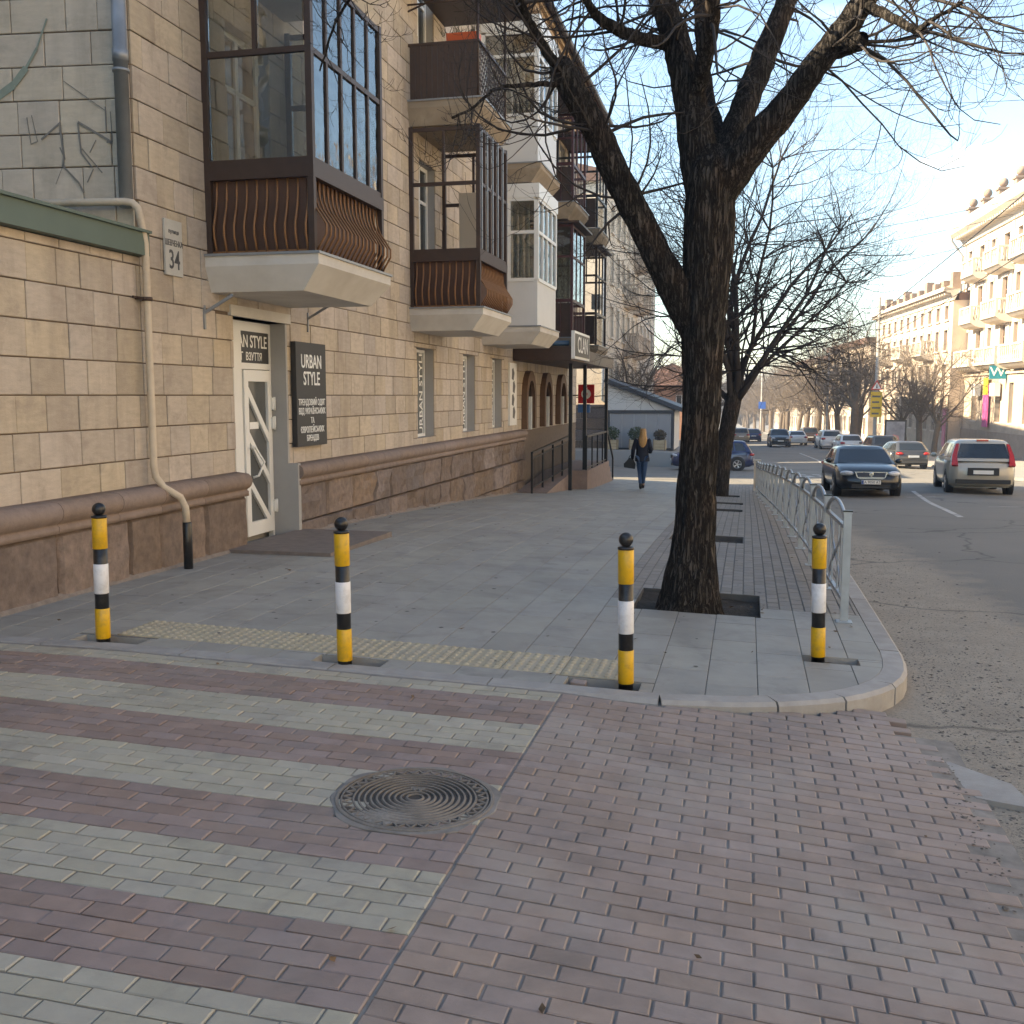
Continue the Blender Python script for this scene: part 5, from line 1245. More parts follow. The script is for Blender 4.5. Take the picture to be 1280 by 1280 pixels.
KIND={'sedan':dict(L=4.77,W=1.82,H=1.42,belt=.93,hood=.88,cab=(1.12,.28,-1.05,-1.80),wr=.325,wb=(1.42,-1.36),deck=.98),
      'mpv':dict(L=4.55,W=1.83,H=1.60,belt=1.00,hood=.98,cab=(1.55,.55,-1.80,-2.14),wr=.33,wb=(1.40,-1.36),deck=1.0),
      'hatch':dict(L=4.35,W=1.80,H=1.46,belt=.94,hood=.90,cab=(1.15,.30,-1.40,-2.02),wr=.325,wb=(1.33,-1.28),deck=.96),
      'suv':dict(L=4.50,W=1.86,H=1.66,belt=1.06,hood=1.03,cab=(1.10,.40,-1.70,-2.10),wr=.37,wb=(1.36,-1.32),deck=1.06)}
WHEEL={}
def wheel_meshes(r):
    if r in WHEEL: return WHEEL[r]
    q=MB(); q.lathe((0,0,0),[(r*.62,-.10),(r*.93,-.10),(r,-.07),(r,.07),(r*.93,.10),(r*.62,.10),(r*.60,.05)],28,VX,VY); ty=q.mesh('tyre',M_TYRE)
    q=MB(); q.lathe((0,0,0),[(r*.62,.03),(r*.62,.098),(r*.57,.100),(r*.55,.06)],28,VX,VY,False,False); q.lathe((0,0,0),[(r*.6,.0),(r*.6,.03)],20,VX,VY)
    for k in range(5):
        a=2*math.pi*k/5
        for s_ in (-.12,.12): q.bar((.075,r*.1*math.cos(a),r*.1*math.sin(a)),(.088,r*.57*math.cos(a+s_),r*.57*math.sin(a+s_)),.035,.045,up=(1,0,0))
    q.lathe((0,0,0),[(r*.16,.06),(r*.15,.098)],14,VX,VY); rm=q.mesh('rim',M_RIM); WHEEL[r]=(ty,rm); return ty,rm
def car(kind,label,x,y,heading,pm,front='plain',rear='wide',plate=None,sz=1.0,group=None):
    K=KIND[kind]; L,W,H=K['L'],K['W'],K['H']; belt,hood,deck=K['belt'],K['hood'],K['deck']; hw=W/2
    z=min(Rd(x,y),9); sl=math.atan((Rd(x,y+1.4)-Rd(x,y-1.4))/2.8)
    t=thing('car',label,'car',(x,y,z),heading,group)
    t.matrix_basis=Matrix.Translation((x,y,z+.005))@Matrix.Rotation(sl,4,'X')@Matrix.Rotation(heading,4,'Z')@Matrix.Scale(sz,4)
    f1,f2,r2,r1=K['cab']
    st=[(-L/2,.40,belt-.30,.74),(-L/2+.05,.30,deck-.12,.88),(-L/2+.22,.23,deck-.01,.96),(-L/2+.6,.20,deck,.995),(r1+.35,.19,belt+.01,1),(-.5,.18,belt,1),(.5,.18,belt-.01,1),(f1,.18,belt-.01,1),(f1+.25,.19,(belt+hood)/2+.01,.995),(L/2-.85,.2,hood,.985),(L/2-.5,.21,hood-.045,.96),(L/2-.22,.23,hood-.14,.90),(L/2-.06,.27,hood-.27,.82),(L/2,.34,hood-.37,.70)]
    ring=[]; vs=[]
    for (yy,zb,zt,k) in st:
        w=hw*k; d=zt-zb; half=[(0,zb),(.82*w,zb),(.95*w,zb+.07),(w*.992,zb+.30*d),(w,zb+.55*d),(w*.985,zb+.78*d),(w*.95,zt-.05),(w*.86,zt-.005),(w*.45,zt+.022),(0,zt+.03)]
        sec=half+[(-a,b) for a,b in reversed(half[1:-1])]
        bow=.10 if abs(yy)>L/2-.3 else 0
        vs+=[(a,yy-(bow*(a/hw)**2 if yy>0 else -bow*(a/hw)**2),b) for a,b in sec]
    n=len(sec); fs=[(k*n+i,k*n+(i+1)%n,(k+1)*n+(i+1)%n,(k+1)*n+i) for k in range(len(st)-1) for i in range(n)]
    q=MB(); q.cs=True; q.add(vs,[tuple(reversed(f)) for f in fs]+[tuple(range(n)),tuple(reversed(range((len(st)-1)*n,len(st)*n)))]); 
    # cabin
    def cab(face,u,t_,off=0):
        tt=min(t_,1); wt=hw*(.93-.20*max(tt,0)**1.25); yf=f1+(f2-f1)*tt; yr=r1+(r2-r1)*tt; zz=belt-.03+(H-belt)*(tt-.05*max(0,tt-.85)/.15)
        if face=='f': p=Vector((u*wt,yf+.11*(1-u*u)-.02,zz)); nn=Vector((u*.25,.7,.7))
        elif face=='r': p=Vector((u*wt,yr-.09*(1-u*u)+.02,zz)); nn=Vector((u*.25,-.8,.5))
        else:
            s_=1 if face=='R' else -1; p=Vector((s_*(wt+.02*math.sin(math.pi*u)),yf-.02+(yr-yf+.04)*u,zz)); nn=Vector((s_,0,.25))
        return p+nn.normalized()*off
    rings=[]; ts=[0,.25,.5,.75,.88]
    for tt in ts:
        rg_=[cab('f',-1+2*i/8,tt) for i in range(9)]+[cab('R',(i+1)/6,tt) for i in range(5)]+[cab('r',1-2*i/8,tt) for i in range(9)]+[cab('Lf',1-(i+1)/6,tt) for i in range(5)]
        rings.append(rg_)
    top=[cab('f',-1+2*i/8,1) for i in range(9)]+[cab('R',(i+1)/6,1) for i in range(5)]+[cab('r',1-2*i/8,1) for i in range(9)]+[cab('Lf',1-(i+1)/6,1) for i in range(5)]
    c=sum(top,Vector())/len(top)
    rings.append([c+Vector(((p.x-c.x)*.95,(p.y-c.y)*.97,H-.045-c.z)) for p in top]); rings.append([c+Vector(((p.x-c.x)*.80,(p.y-c.y)*.88,H-.012-c.z)) for p in top]); rings.append([c+Vector(((p.x-c.x)*.4,(p.y-c.y)*.5,H-c.z)) for p in top])
    m_=len(top); vv=[p for r_ in rings for p in r_]
    q.add(vv,[(k*m_+i,k*m_+(i+1)%m_,(k+1)*m_+(i+1)%m_,(k+1)*m_+i) for k in range(len(rings)-1) for i in range(m_)]+[tuple(range((len(rings)-1)*m_,len(rings)*m_))])
    body=q.build('body',pm,t,True)
    def glz(face,u0,u1,t0,t1,nm,nu=8,nt=4,off=.006,pinch=0):
        g=MB(); g.cs=True; g.add([cab(face,(u0+(u1-u0)*i/nu)*(1-pinch*j/nt),t0+(t1-t0)*j/nt,off) for j in range(nt+1) for i in range(nu+1)],[(j*(nu+1)+i,j*(nu+1)+i+1,(j+1)*(nu+1)+i+1,(j+1)*(nu+1)+i) for j in range(nt) for i in range(nu)])
        return g.build(nm,M_CARGL,t,True)
    glz('f',-.9,.9,.06,.86,'windscreen'); glz('r',-.84,.84,.14,.84,'rear_window')
    for s_ in ('R','Lf'):
        for (a,b) in ((.10,.46),(.50,.80)) if kind=='sedan' else ((.10,.42),(.46,.70),(.73,.92)): glz(s_,a,b,.14,.82,'side_window',4,3)
    ty,rm=wheel_meshes(K['wr'])
    for yy in K['wb']:
        for s_ in (1,-1):
            q=MB(); q.lathe((s_*(hw-.20),yy,K['wr']),[(K['wr']+.055,0),(K['wr']+.055,.205)],24,VX*s_,VY); q.build('wheel_arch',M_TRIMB,t,True)
            w_=put('wheel',ty,t,Matrix.Translation((s_*(hw-.09),yy,K['wr']))@Matrix.Rotation(0 if s_>0 else math.pi,4,'Z'),True); put('rim',rm,w_,None,True)
    # front end
    yf=L/2
    def blob(nm,m,cx,cy,cz,sx_,sy_,sz_,rz=0):
        q=MB(); q.sphere((0,0,0),1,14,8,(sx_,sy_,sz_)); me=q.mesh(nm,m); me.transform(Matrix.Translation((cx,cy,cz))@Matrix.Rotation(rz,4,'Z')); return put(nm,me,t,None,True)
    for s_ in (1,-1): blob('headlight',M_LAMP,s_*hw*.70,yf-.20,hood-.21,.21,.11,.075,-s_*.5)
    q=MB(); q.box(-.40,.40,yf-.10,yf-.005+.02,hood-.36,hood-.19) if front!='u' else q.prism([(-.45,.0),(-.38,-.17),(-.30,-.21),(.30,-.21),(.38,-.17),(.45,0)],Vector((0,yf-.03,hood-.15)),VX,VZ,VY,-.1,.035)
    gr=q.build('grille',M_TRIMB if front!='u' else M_CHROME,t,True)
    if front=='u':
        MB().prism([(-.40,-.015),(-.36,-.14),(.36,-.14),(.40,-.015)],Vector((0,yf+.010,hood-.158)),VX,VZ,VY,-.02,.004).build('grille_mesh',mat('grille_dark',(.03,.04,.07),.4,.1,9),gr,True)
        q=MB(); o_=Vector((0,yf+.012,hood-.225)); q.lathe(o_,[(.062,0),(.062,.008),(.05,.008)],20,VY,VX)
        q.build('emblem',M_CHROME,gr,True)
        q=MB(); o_=o_+VY*.009
        for a_,b_ in (((-.035,.04),(0,-.0)),((.035,.04),(0,0)),((-.045,.01),(-.02,-.04)),((-.02,-.04),(0,.0)),((.045,.01),(.02,-.04)),((.02,-.04),(0,0))): q.bar(o_+VX*a_[0]+VZ*a_[1],o_+VX*b_[0]+VZ*b_[1],.012,.006)
        q.build('emblem_mark',M_TRIMB,gr,True)
    q=MB(); q.box(-.52,.52,yf-.14,yf-.015,.27,.38); q.build('air_intake',M_TRIMB,t,True)
    q=MB(); q.box(-.26,.26,yf-.02,yf+.03,hood-.50,hood-.39); pn=q.build('number_plate',M_NPL,t,True)
    if plate: 
        text_local(plate,.115,M_NPT,Vector((0,yf+.032,hood-.445)),-VX,VZ,pn)
        MB().box(.20,.258,yf+.0305,yf+.0315,hood-.495,hood-.395).build('plate_band',mat('plate_blue',(.03,.12,.45),.4,.03,9),pn,True)
    # rear end
    yr=-L/2
    if rear=='tall':
        for s_ in (1,-1):
            q=MB(); q.add([cab('r',s_*u_,t_,o_) for (u_,t_) in ((.80,-.22),(1.0,-.22),(1.0,.25),(1.0,.80),(.90,.82),(.86,.30)) for o_ in (-.06,.035)],[(0,2,4,6,8,10),(1,3,5,7,9,11)]+[(2*i,2*i+1,(2*i+3)%12,(2*i+2)%12) for i in range(6)]); q.build('tail_lamp',M_TAIL,t,True)
        MB().box(-.16,.16,r2-.06,r2+.05,H-.05,H-.005).build('brake_lamp',M_TAIL,t,True)
    else:
        for s_ in (1,-1): blob('tail_lamp',M_TAIL,s_*hw*.78,yr+.14,deck-.16,.20,.13,.085,s_*.5)
    q=MB(); q.box(-.27,.27,yr-.03,yr+.05,.60,.71); q.build('number_plate',M_NPL,t,True)
    q=MB(); q.box(-hw*.80,hw*.80,yr-.025,yr+.1,.32,.44); q.build('bumper_strip',M_TRIMB if rear=='tall' else pm,t,True)
    if rear=='tall': MB().box(-.42,.42,yr-.02,yr+.05,.56,.78).build('plate_recess',M_TRIMB,t,True)
    for s_ in (1,-1): blob('mirror',pm,s_*(hw+.07),f1-.28,belt+.06,.10,.06,.075)
    return t
def text_local(s,size,m,O,ux,uy,parent):
    cu=bpy.data.curves.new('t','FONT'); cu.body=s; cu.size=size; cu.extrude=.001; cu.align_x='CENTER'; cu.align_y='CENTER'; cu.resolution_u=2
    tmp=bpy.data.objects.new('t',cu); COL.objects.link(tmp); me=bpy.data.meshes.new_from_object(tmp.evaluated_get(bpy.context.evaluated_depsgraph_get())); bpy.data.objects.remove(tmp)
    me.materials.clear(); me.materials.append(m); mt=Matrix((ux*.85,uy,ux.cross(uy))).transposed().to_4x4(); mt.translation=O; me.transform(mt); return put('lettering',me,parent,None,True)
PB=paint('black',(.012,.014,.018)); PG=paint('bronze',(.44,.40,.33),.15); PGR=paint('grey',(.06,.061,.064)); PDG=paint('dark_grey',(.055,.052,.050)); PW=paint('white',(.68,.68,.67),0,.3); PBL=paint('navy',(.012,.022,.085)); PSI=paint('silver',(.36,.36,.36)); PGO=paint('sand',(.30,.26,.20)); PBR=paint('brown',(.07,.05,.042))
car('sedan','black saloon car driving towards the camera beside the railing',3.35,32.6,R(180+2),PB,'u','wide','KA 9050 AT')
car('mpv','muddy bronze people carrier seen from behind on the right',6.85,34.2,R(-3.5),PG,'plain','tall')
car('hatch','grey estate car with lit tail lamps pulling in behind the black saloon',8.35,60,R(9),PGR)
car('suv','dark brown off-roader parked ahead of the grey estate car',8.35,70,R(5),PDG)
car('hatch','white hatchback parked behind the dark brown off-roader, its back to the camera',7.65,84,R(5),PW)
car('suv','white car half hidden, parked left of the white hatchback',6.9,93,R(4),PW)
car('suv','maroon brown off-roader parked farther along under the trees',6.2,112,R(5),PBR)
car('sedan','white saloon on the road between the black car and the maroon off-roader',4.6,104,R(5),PW)
car('suv','black off-roader coming towards the camera in the middle of the far road',2.9,99,R(183),PB)
car('sedan','silver saloon just behind the black off-roader',3.6,112,R(184),PSI)
car('hatch','navy hatchback seen from behind on the far road',.6,122,R(4),PBL)
car('mpv','sandy van seen from behind left of the navy hatchback',-.75,118,R(4),PGO)
car('suv','dark car waiting at the far left kerb beneath the trees',-4.3,128,R(178),PDG)
car('hatch','blue car at the far left beside the dark waiting car',-5.9,122,R(186),paint('blue',(.02,.07,.25)))
car('suv','dark blue off-roader crossing the side street behind the big tree',-1.75,54.0,R(90+6),PBL,sz=.93)
# ================================================================ THE PEDESTRIAN
M_SKIN=mat('skin',(.45,.27,.19),.55,.05,9); M_COAT=mat('navy_coat',(.012,.016,.030),.8,.2,14); M_JEAN=mat('blue_denim',(.035,.075,.16),.85,.2,20); M_BOOT=mat('black_boot',(.01,.01,.011),.4,.1,9); M_HAIR=mat('blonde_hair',(.42,.25,.10),.55,.3,40,stretch=(1,1,.15)); M_BAG=mat('black_leather',(.012,.011,.012),.4,.1,9)
pe=thing('person','person with long blonde hair in a navy coat and jeans walking away','person',(-2.80,28.3,S(-2.8,28.3)),R(3))
def skinned(name,verts,edges,rad,m,parent,sub=2,root=0):
    me=bpy.data.meshes.new(name); me.from_pydata(verts,edges,[]); me.materials.append(m)
    o=put(name,me,parent,None,True); mo=o.modifiers.new('skin','SKIN'); mo.use_smooth_shade=True
    for i,v in enumerate(me.skin_vertices[0].data): v.radius=(rad[i],rad[i]) if not isinstance(rad[i],tuple) else rad[i]; v.use_root=(i==root)
    s_=o.modifiers.new('subdivision','SUBSURF'); s_.levels=sub; s_.render_levels=sub; return o
V=[(0,0,.93),(0,0,1.08),(0,-.01,1.25),(0,0,1.38),(0,.01,1.47),(0,.03,1.56),(0,.03,1.64),
   (-.085,0,.88),(-.065,.08,.49),(-.035,-.06,.09),(-.035,.07,.04),
   (.085,0,.88),(.060,.0,.49),(.025,.12,.10),(.025,.24,.05),
   (-.17,0,1.36),(-.25,-.04,1.10),(-.27,.08,.90),(-.275,.12,.83),
   (.17,0,1.36),(.235,-.05,1.10),(.16,.16,1.06),(.10,.22,1.07)]
E_=[(0,1),(1,2),(2,3),(3,4),(4,5),(5,6),(0,7),(7,8),(8,9),(9,10),(0,11),(11,12),(12,13),(13,14),(3,15),(15,16),(16,17),(17,18),(3,19),(19,20),(20,21),(21,22)]
rad=[(.13,.10),(.11,.08),(.13,.09),(.08,.06),.048,.085,.075,.085,.055,.036,.03,.085,.055,.036,.03,.055,.042,.030,.035,.055,.042,.030,.035]
base=18
for (root_,dirs) in ((18,((-.02,.02,-.075),(-.005,.03,-.085),(.010,.035,-.082),(.022,.035,-.068))),(22,((-.06,.03,.02),(-.065,.03,.0),(-.06,.028,-.02),(-.05,.025,-.035)))):
    p=Vector(V[root_])
    for d in dirs:
        d=Vector(d); i=len(V); V.append(tuple(p+d*.6)); V.append(tuple(p+d+Vector((0,.01,0)))); rad+=[.009,.008]; E_+=[(root_,i),(i,i+1)]
    i=len(V); s_=1 if root_==18 else -1; V.append(tuple(p+Vector((.035*s_,.03,-.02)))); V.append(tuple(p+Vector((.045*s_,.045,-.045)))); rad+=[.010,.009]; E_+=[(root_,i),(i,i+1)]
skinned('body',V,E_,rad,M_SKIN,pe)
skinned('jeans',[V[0],V[7],V[8],(-.040,-.045,.16),V[11],V[12],(.030,.105,.16)],[(0,1),(1,2),(2,3),(0,4),(4,5),(5,6)],[(.15,.12),.10,.066,.046,.10,.066,.046],M_JEAN,pe)
skinned('boot',[(-.037,-.05,.20),V[9],V[10]],[(0,1),(1,2)],[.046,.046,.038],M_BOOT,pe); skinned('boot',[(.027,.11,.20),V[13],V[14]],[(0,1),(1,2)],[.046,.046,.038],M_BOOT,pe)
q=MB(); q.cs=True; prof_=[(.80,.205,.15,0),(.88,.20,.15,0),(1.0,.175,.13,0),(1.1,.165,.12,0),(1.22,.185,.13,0),(1.33,.20,.12,0),(1.40,.15,.10,.0),(1.46,.075,.07,.01),(1.50,.07,.065,.01)]; n=20; vs=[]
for (z,a,b,oy) in prof_:
    for i in range(n): an=2*math.pi*i/n; vs.append((a*math.cos(an)*(1+.02*math.sin(5*an)),oy+b*math.sin(an),z))
q.add(vs,[(k*n+i,k*n+(i+1)%n,(k+1)*n+(i+1)%n,(k+1)*n+i) for k in range(len(prof_)-1) for i in range(n)]); ct=q.build('coat',M_COAT,pe,True)
q=MB(); q.tube([(-.14,0,1.40),V[15],V[16],(-.262,.04,.97),(-.272,.09,.87)],[.06,.068,.058,.05,.05],12); q.build('sleeve',M_COAT,ct,True)
q=MB(); q.tube([(.14,0,1.40),V[19],V[20],(.22,.04,1.06),(.15,.17,1.06)],[.06,.068,.058,.052,.048],12); q.build('sleeve',M_COAT,ct,True)
q=MB(); q.cs=True; prof_=[(1.70,.02,.02,.03),(1.695,.06,.06,.03),(1.66,.082,.09,.025),(1.58,.09,.105,.01),(1.50,.092,.095,-.02),(1.44,.115,.085,-.05),(1.38,.115,.07,-.085),(1.30,.10,.05,-.115),(1.24,.075,.035,-.13),(1.19,.03,.015,-.135)]; vs=[]
for (z,a,b,oy) in prof_:
    for i in range(n): an=2*math.pi*i/n; k=1+.07*math.sin(7*an+z*9); vs.append((.015+a*math.cos(an)*k,oy+b*math.sin(an)*k,z))
q.add(vs,[(k*n+i,k*n+(i+1)%n,(k+1)*n+(i+1)%n,(k+1)*n+i) for k in range(len(prof_)-1) for i in range(n)]+[tuple(range(n))]); q.build('hair',M_HAIR,pe,True)
W2=Matrix.Translation((-2.80,28.3,S(-2.8,28.3)))@Matrix.Rotation(R(3),4,'Z')
bg=put('handbag',None,None,W2@Matrix.Translation((-.33,.10,.62))); tag(bg,'black leather handbag carried at the left side of the walking person','handbag')
q=MB(); q.prism([(-.17,0),(.13,-.04),(.15,.10),(.08,.24),(-.02,.27),(-.18,.10)],Vector((0,0,0)),VX,VZ,VY,-.05,.05); q.build('bag',M_BAG,bg,True)
q=MB(); q.tube([(-.05,0,.24),(-.01,-.01,.33),(.05,-.01,.36),(.09,0,.30),(.08,0,.22)],.009,6); q.build('handle',M_BAG,bg,True)
# ================================================================ RIGHT SIDE OF THE STREET AND THE DISTANCE
rng=random.Random(3)
def house(name,label,O,ux,un,Wd,z0,levels,top,cols,m,trim,frame,deep=12,skip=()):
    """street front with real openings. levels: (sill, head); cols: (u0,u1)"""
    h=thing(name,label,'building',O+ux*(Wd/2)+VZ*z0); op=[]
    for li,(a,b) in enumerate(levels):
        for ci,(u0,u1,kind) in enumerate(cols):
            if (li,ci) in skip: continue
            aa=a-.75 if kind=='door' and li>0 else a
            op.append((u0,u1,aa,b))
    q=MB(); wall(q,O,ux,un,0,Wd,z0-1,top,op,.28)
    bk=O-un*deep
    for (p,r) in ((O,bk),(O+ux*Wd,bk+ux*Wd)): q.add([p+VZ*(z0-1),r+VZ*(z0-1),r+VZ*top,p+VZ*top],[(0,1,2,3)])
    q.add([bk+VZ*(z0-1),bk+ux*Wd+VZ*(z0-1),bk+ux*Wd+VZ*top,bk+VZ*top],[(0,1,2,3)]); q.build('wall',m,h)
    q=MB(); q.obox(O,ux,VZ,un,.1,Wd-.1,z0-1,top,-deep+.1,-.40); q.build('core',M_DGLASS,h)
    for (a,b,c,d) in op:
        framed(h,0,a,b,c,d,frame,M_DGLASS,.09,2,c+(d-c)*.68,un,O-un*.2,ux)
        f=MB(); f.obox(O,ux,VZ,un,a-.16,b+.16,d+.002,d+.22,0,.10); f.obox(O,ux,VZ,un,a-.14,a-.002,c,d,0,.06); f.obox(O,ux,VZ,un,b+.002,b+.14,c,d,0,.06); f.obox(O,ux,VZ,un,a-.16,b+.16,c-.12,c-.002,0,.14); f.build('window_surround',trim,h)
    return h,op
def cornice(h,O,ux,un,Wd,z,m,proj=1.0,hh=1.4,dent=.55):
    q=MB()
    q.prism([(0,0),(.12,0),(.14,.3),(.28,.45),(.28,.55),(proj*.75,.60),(proj,.85),(proj,1.0),(proj*1.1,hh*.8),(proj*1.1,hh),(-.4,hh)],O-ux*.3+VZ*z,un,VZ,ux,0,Wd+.6); q.build('cornice',m,h)
    me=MB(); me.obox(Vector((0,0,0)),ux,VZ,un,-.11,.11,-.16,0,0,proj*.62); me=me.mesh('dentil',m); u=.2
    while u<Wd: put('dentil',me,h,Matrix.Translation(O+ux*u+un*.16+VZ*(z+.595))); u+=dent
def far_balcony(h,O,ux,un,u0,u1,z,m,solid=True,dp=1.1):
    q=MB(); w=u1-u0
    prof_=[(0,-.55),(.35,-.55),(.75,-.42),(dp*.95,-.20),(dp,-.18),(dp,0),(0,0)]
    q.prism(prof_,O+ux*u0+VZ*z,un,VZ,ux,0,w); b=q.build('balcony',m,h)
    q=MB(); q.obox(O,ux,VZ,un,u0,u1,z+.92,z+1.05,dp-.18,dp); 
    for u in (u0,u1-.15): q.obox(O,ux,VZ,un,u,u+.15,z+.92,z+1.05,0,dp-.18)
    for (u,) in ((u0,),(u1-.22,),((u0+u1)/2-.11,)): q.obox(O,ux,VZ,un,u,u+.22,z+.002,z+.92,dp-.19,dp-.01)
    q.build('handrail',m,b); q=MB(); k=0; n=int(w/.40)
    for k in range(n):
        p=O+ux*(u0+(k+.5)*w/n)+un*(dp-.1)+VZ*z; q.lathe(p,[(.05,0),(.075,.25),(.035,.6),(.05,.92)],6,capb=False,capt=False)
    for k in range(4):
        for u in (u0+.08,u1-.08): p=O+ux*u+un*(.12+k*.2)+VZ*z; q.lathe(p,[(.05,0),(.085,.25),(.04,.6),(.06,.92)],6,capb=False,capt=False)
    q.build('baluster',m,b)
# ---- corner house, far end at Y=89
k=.056; ux=Vector((k,-1,0)).normalized(); un=Vector((-1,-k,0)).normalized(); OA=Vector((16.45,89,0))
cols=[]; u=1.7; i=0
while u<27:
    cols.append((u,u+(.95 if i%2==0 else 1.25),'win' if i%2==0 else 'door')); u+=3.05; i+=1
hA,opA=house('corner_house','tall cream corner house with stone balconies and roof urns on the right','-' and OA,ux,un,30,-2.7,[(-.2,2.5),(4.75,6.5),(7.95,9.75),(11.1,12.7)],13.4,cols,M_CREAM,M_TRIM,M_FARW)
q=MB(); wall(q,OA+un*.12,ux,un,0,30,-3.7,3.1,[o for o in opA if o[2]<3],.12); q.obox(OA,ux,VZ,un,-.05,30,3.1,3.3,0,.26); q.build('ground_floor_facing',M_STONE2,hA)
q=MB(); q.obox(OA,ux,VZ,un,0,30,-3.7,-.9,.10,.24); q.build('plinth',mat('house_plinth',(.34,.265,.21),.9,.15,2),hA)
for u in [0.35+3.05*2*j for j in range(5)]:
    for z0_,z1_ in ((3.9,13.3),): MB().obox(OA,ux,VZ,un,u,u+.5,z0_,z1_,0,.10).build('pilaster',M_TRIM,hA)
MB().obox(OA,ux,VZ,un,0,30,10.45,10.62,0,.16).build('string_course',M_TRIM,hA); MB().obox(OA,ux,VZ,un,0,30,3.5,3.72,0,.22).build('string_course',M_TRIM,hA)
cornice(hA,OA,ux,un,30,13.4,M_TRIM,1.15,1.5)
for (u0,u1) in ((3.8,7.0),(9.6,13.3),(15.6,19.2),(21.8,25.2)):
    far_balcony(hA,OA,ux,un,u0-1.2,u1+.3,3.95,M_TRIM); far_balcony(hA,OA,ux,un,u0,u1,7.15,M_TRIM); far_balcony(hA,OA,ux,un,u0,u1,10.62,M_TRIM)
for j in range(8):                                               # parapet posts with stone balls
    p=OA+ux*(1.2+j*3.9)-un*.2; q=MB(); q.obox(p,ux,VZ,un,-.35,.35,14.9,16.0,-.35,.35); q.obox(p,ux,VZ,un,-.45,.45,16.0,16.15,-.45,.45); q.obox(p,ux,VZ,un,.45,1.5,14.9,15.5,-.2,.2); o=q.build('parapet_post',mat('weathered_stone',(.30,.22,.17),.9,.2,2),hA)
    q=MB(); q.lathe(p+VZ*16.15,[(.12,0),(.10,.1)],10); q.sphere(p+VZ*16.52,.33,12,8); q.build('stone_ball',MATS['weathered_stone'],o)
q=MB(); q.tube([OA-ux*.25+un*1.1+VZ*14.4,OA-ux*.2+un*.9+VZ*13.8,OA+ux*.15+un*.14+VZ*12.6,OA+ux*.15+un*.14+VZ*-2.8],.09,8); q.build('downpipe',M_PIPEG,hA)
# banners, air conditioners and the teal sign on the ground floor
def panel(name,label,cat,u,z0_,z1_,w,d,m,grp=None):
    t=thing(name,label,cat,OA+ux*u+un*.3+VZ*z0_,0,grp); MB().obox(OA,ux,VZ,un,u-w/2,u+w/2,z0_,z1_,.27,.27+d).build('face',m,t); return t
t=panel('banner','pink and yellow hanging banner on the corner house ground floor','banner',9.2,-.6,2.4,1.3,.06,mat('pink_banner',(.75,.13,.38),.6,.15,1.2)); MB().obox(OA,ux,VZ,un,8.6,9.8,1.7,2.9,.335,.36).build('yellow_part',mat('yellow_banner',(.75,.65,.05),.6,.1,2),t)
for (u,lb) in ((7.1,'white air conditioner left of the pink banner on the corner house'),(11.9,'white air conditioner right of the pink banner on the corner house')):
    t=panel('air_conditioner',lb,'air conditioner',u,1.6,2.5,1.1,.4,M_PVC,'air conditioners on the corner house'); MB().obox(OA,ux,VZ,un,u-.56,u-.552,1.6,2.5,.28,.66).build('side',M_BLACKM,t)
TY=75.6; t=thing('projecting_sign','teal projecting sign with white letter W on the corner house','sign',(16.4,TY,3)); q=MB(); q.box(15.95,17.0,TY,TY+.12,2.75,3.65); f_=q.build('face',mat('teal_sign',(.01,.24,.30),.4,.05,2),t)
text('W',.85,'lettering',M_WHITE,Vector((16.45,TY-.004,3.22)),VX,VZ,f_,'CENTER',.002,1.1); MB().bar((17.0,TY+.06,3.2),(17.3,TY+.06,3.2),.06).build('arm',M_BLACKM,t)
# ---- pale terrace behind it
k=.085; ux=Vector((k*-1,1,0)).normalized(); un=Vector((-1,-k,0)).normalized(); OB=Vector((15.4,86.6,0))
cols=[]; u=1.1
while u<26: cols.append((u,u+1.05,'win')); u+=2.55
hB,opB=house('terrace_house','long pinkish cream terrace house with roof parapet right of the road',OB,ux,un,27.5,-2.7,[(-1.2,1.3),(2.5,4.1),(5.2,6.8),(7.6,8.7)],9.0,cols,M_PINKR,M_TRIM,M_FARW)
cornice(hB,OB,ux,un,27.5,9.0,M_TRIM,.8,.85,.7)
q=MB(); wall(q,OB+un*.08,ux,un,0,27.5,-3.7,1.75,[o for o in opB if o[2]<1.5],.08); q.build('ground_floor_facing',M_STONE2,hB)
far_balcony(hB,OB,ux,un,5.0,8.4,5.1,M_TRIM); far_balcony(hB,OB,ux,un,5.0,8.4,1.9,M_TRIM); far_balcony(hB,OB,ux,un,12.5,16,5.1,M_TRIM); far_balcony(hB,OB,ux,un,20,23.5,5.1,M_TRIM)
for j in range(11):
    p=OB+ux*(.5+j*2.6)-un*.2; q=MB(); q.obox(p,ux,VZ,un,-.4,.4,9.85,10.8 if j%3 else 11.2,-.3,.3); q.obox(p,ux,VZ,un,.4,2.2,9.85,10.3,-.12,.12); q.build('parapet_post',MATS['weathered_stone'],hB)
for j in (1,3,4): 
    p=OB+ux*(1.5+j*4)-un*3; q=MB(); q.obox(p,ux,VZ,un,-.7,.7,9.6,11.8,-.5,.5); q.build('chimney',M_ROOF,hB)
q=MB(); q.obox(OB,ux,VZ,un,0,27.5,9.0,9.6,-12,-.4); q.build('roof',M_ROOF,hB)
t=panel('poster','pink poster beside the terrace house doorway','poster',1.1,-2.4,0.2,1.0,.05,MATS['pink_banner']) if 0 else None
t=thing('poster','pink advertising panel at the near end of the terrace house','poster',OB+ux*.9+un*.2+VZ*-2.3); MB().obox(OB,ux,VZ,un,.2,.95,-2.4,.6,.1,.18).build('face',mat('pink_poster',(.62,.22,.30),.6,.3,.9),t)
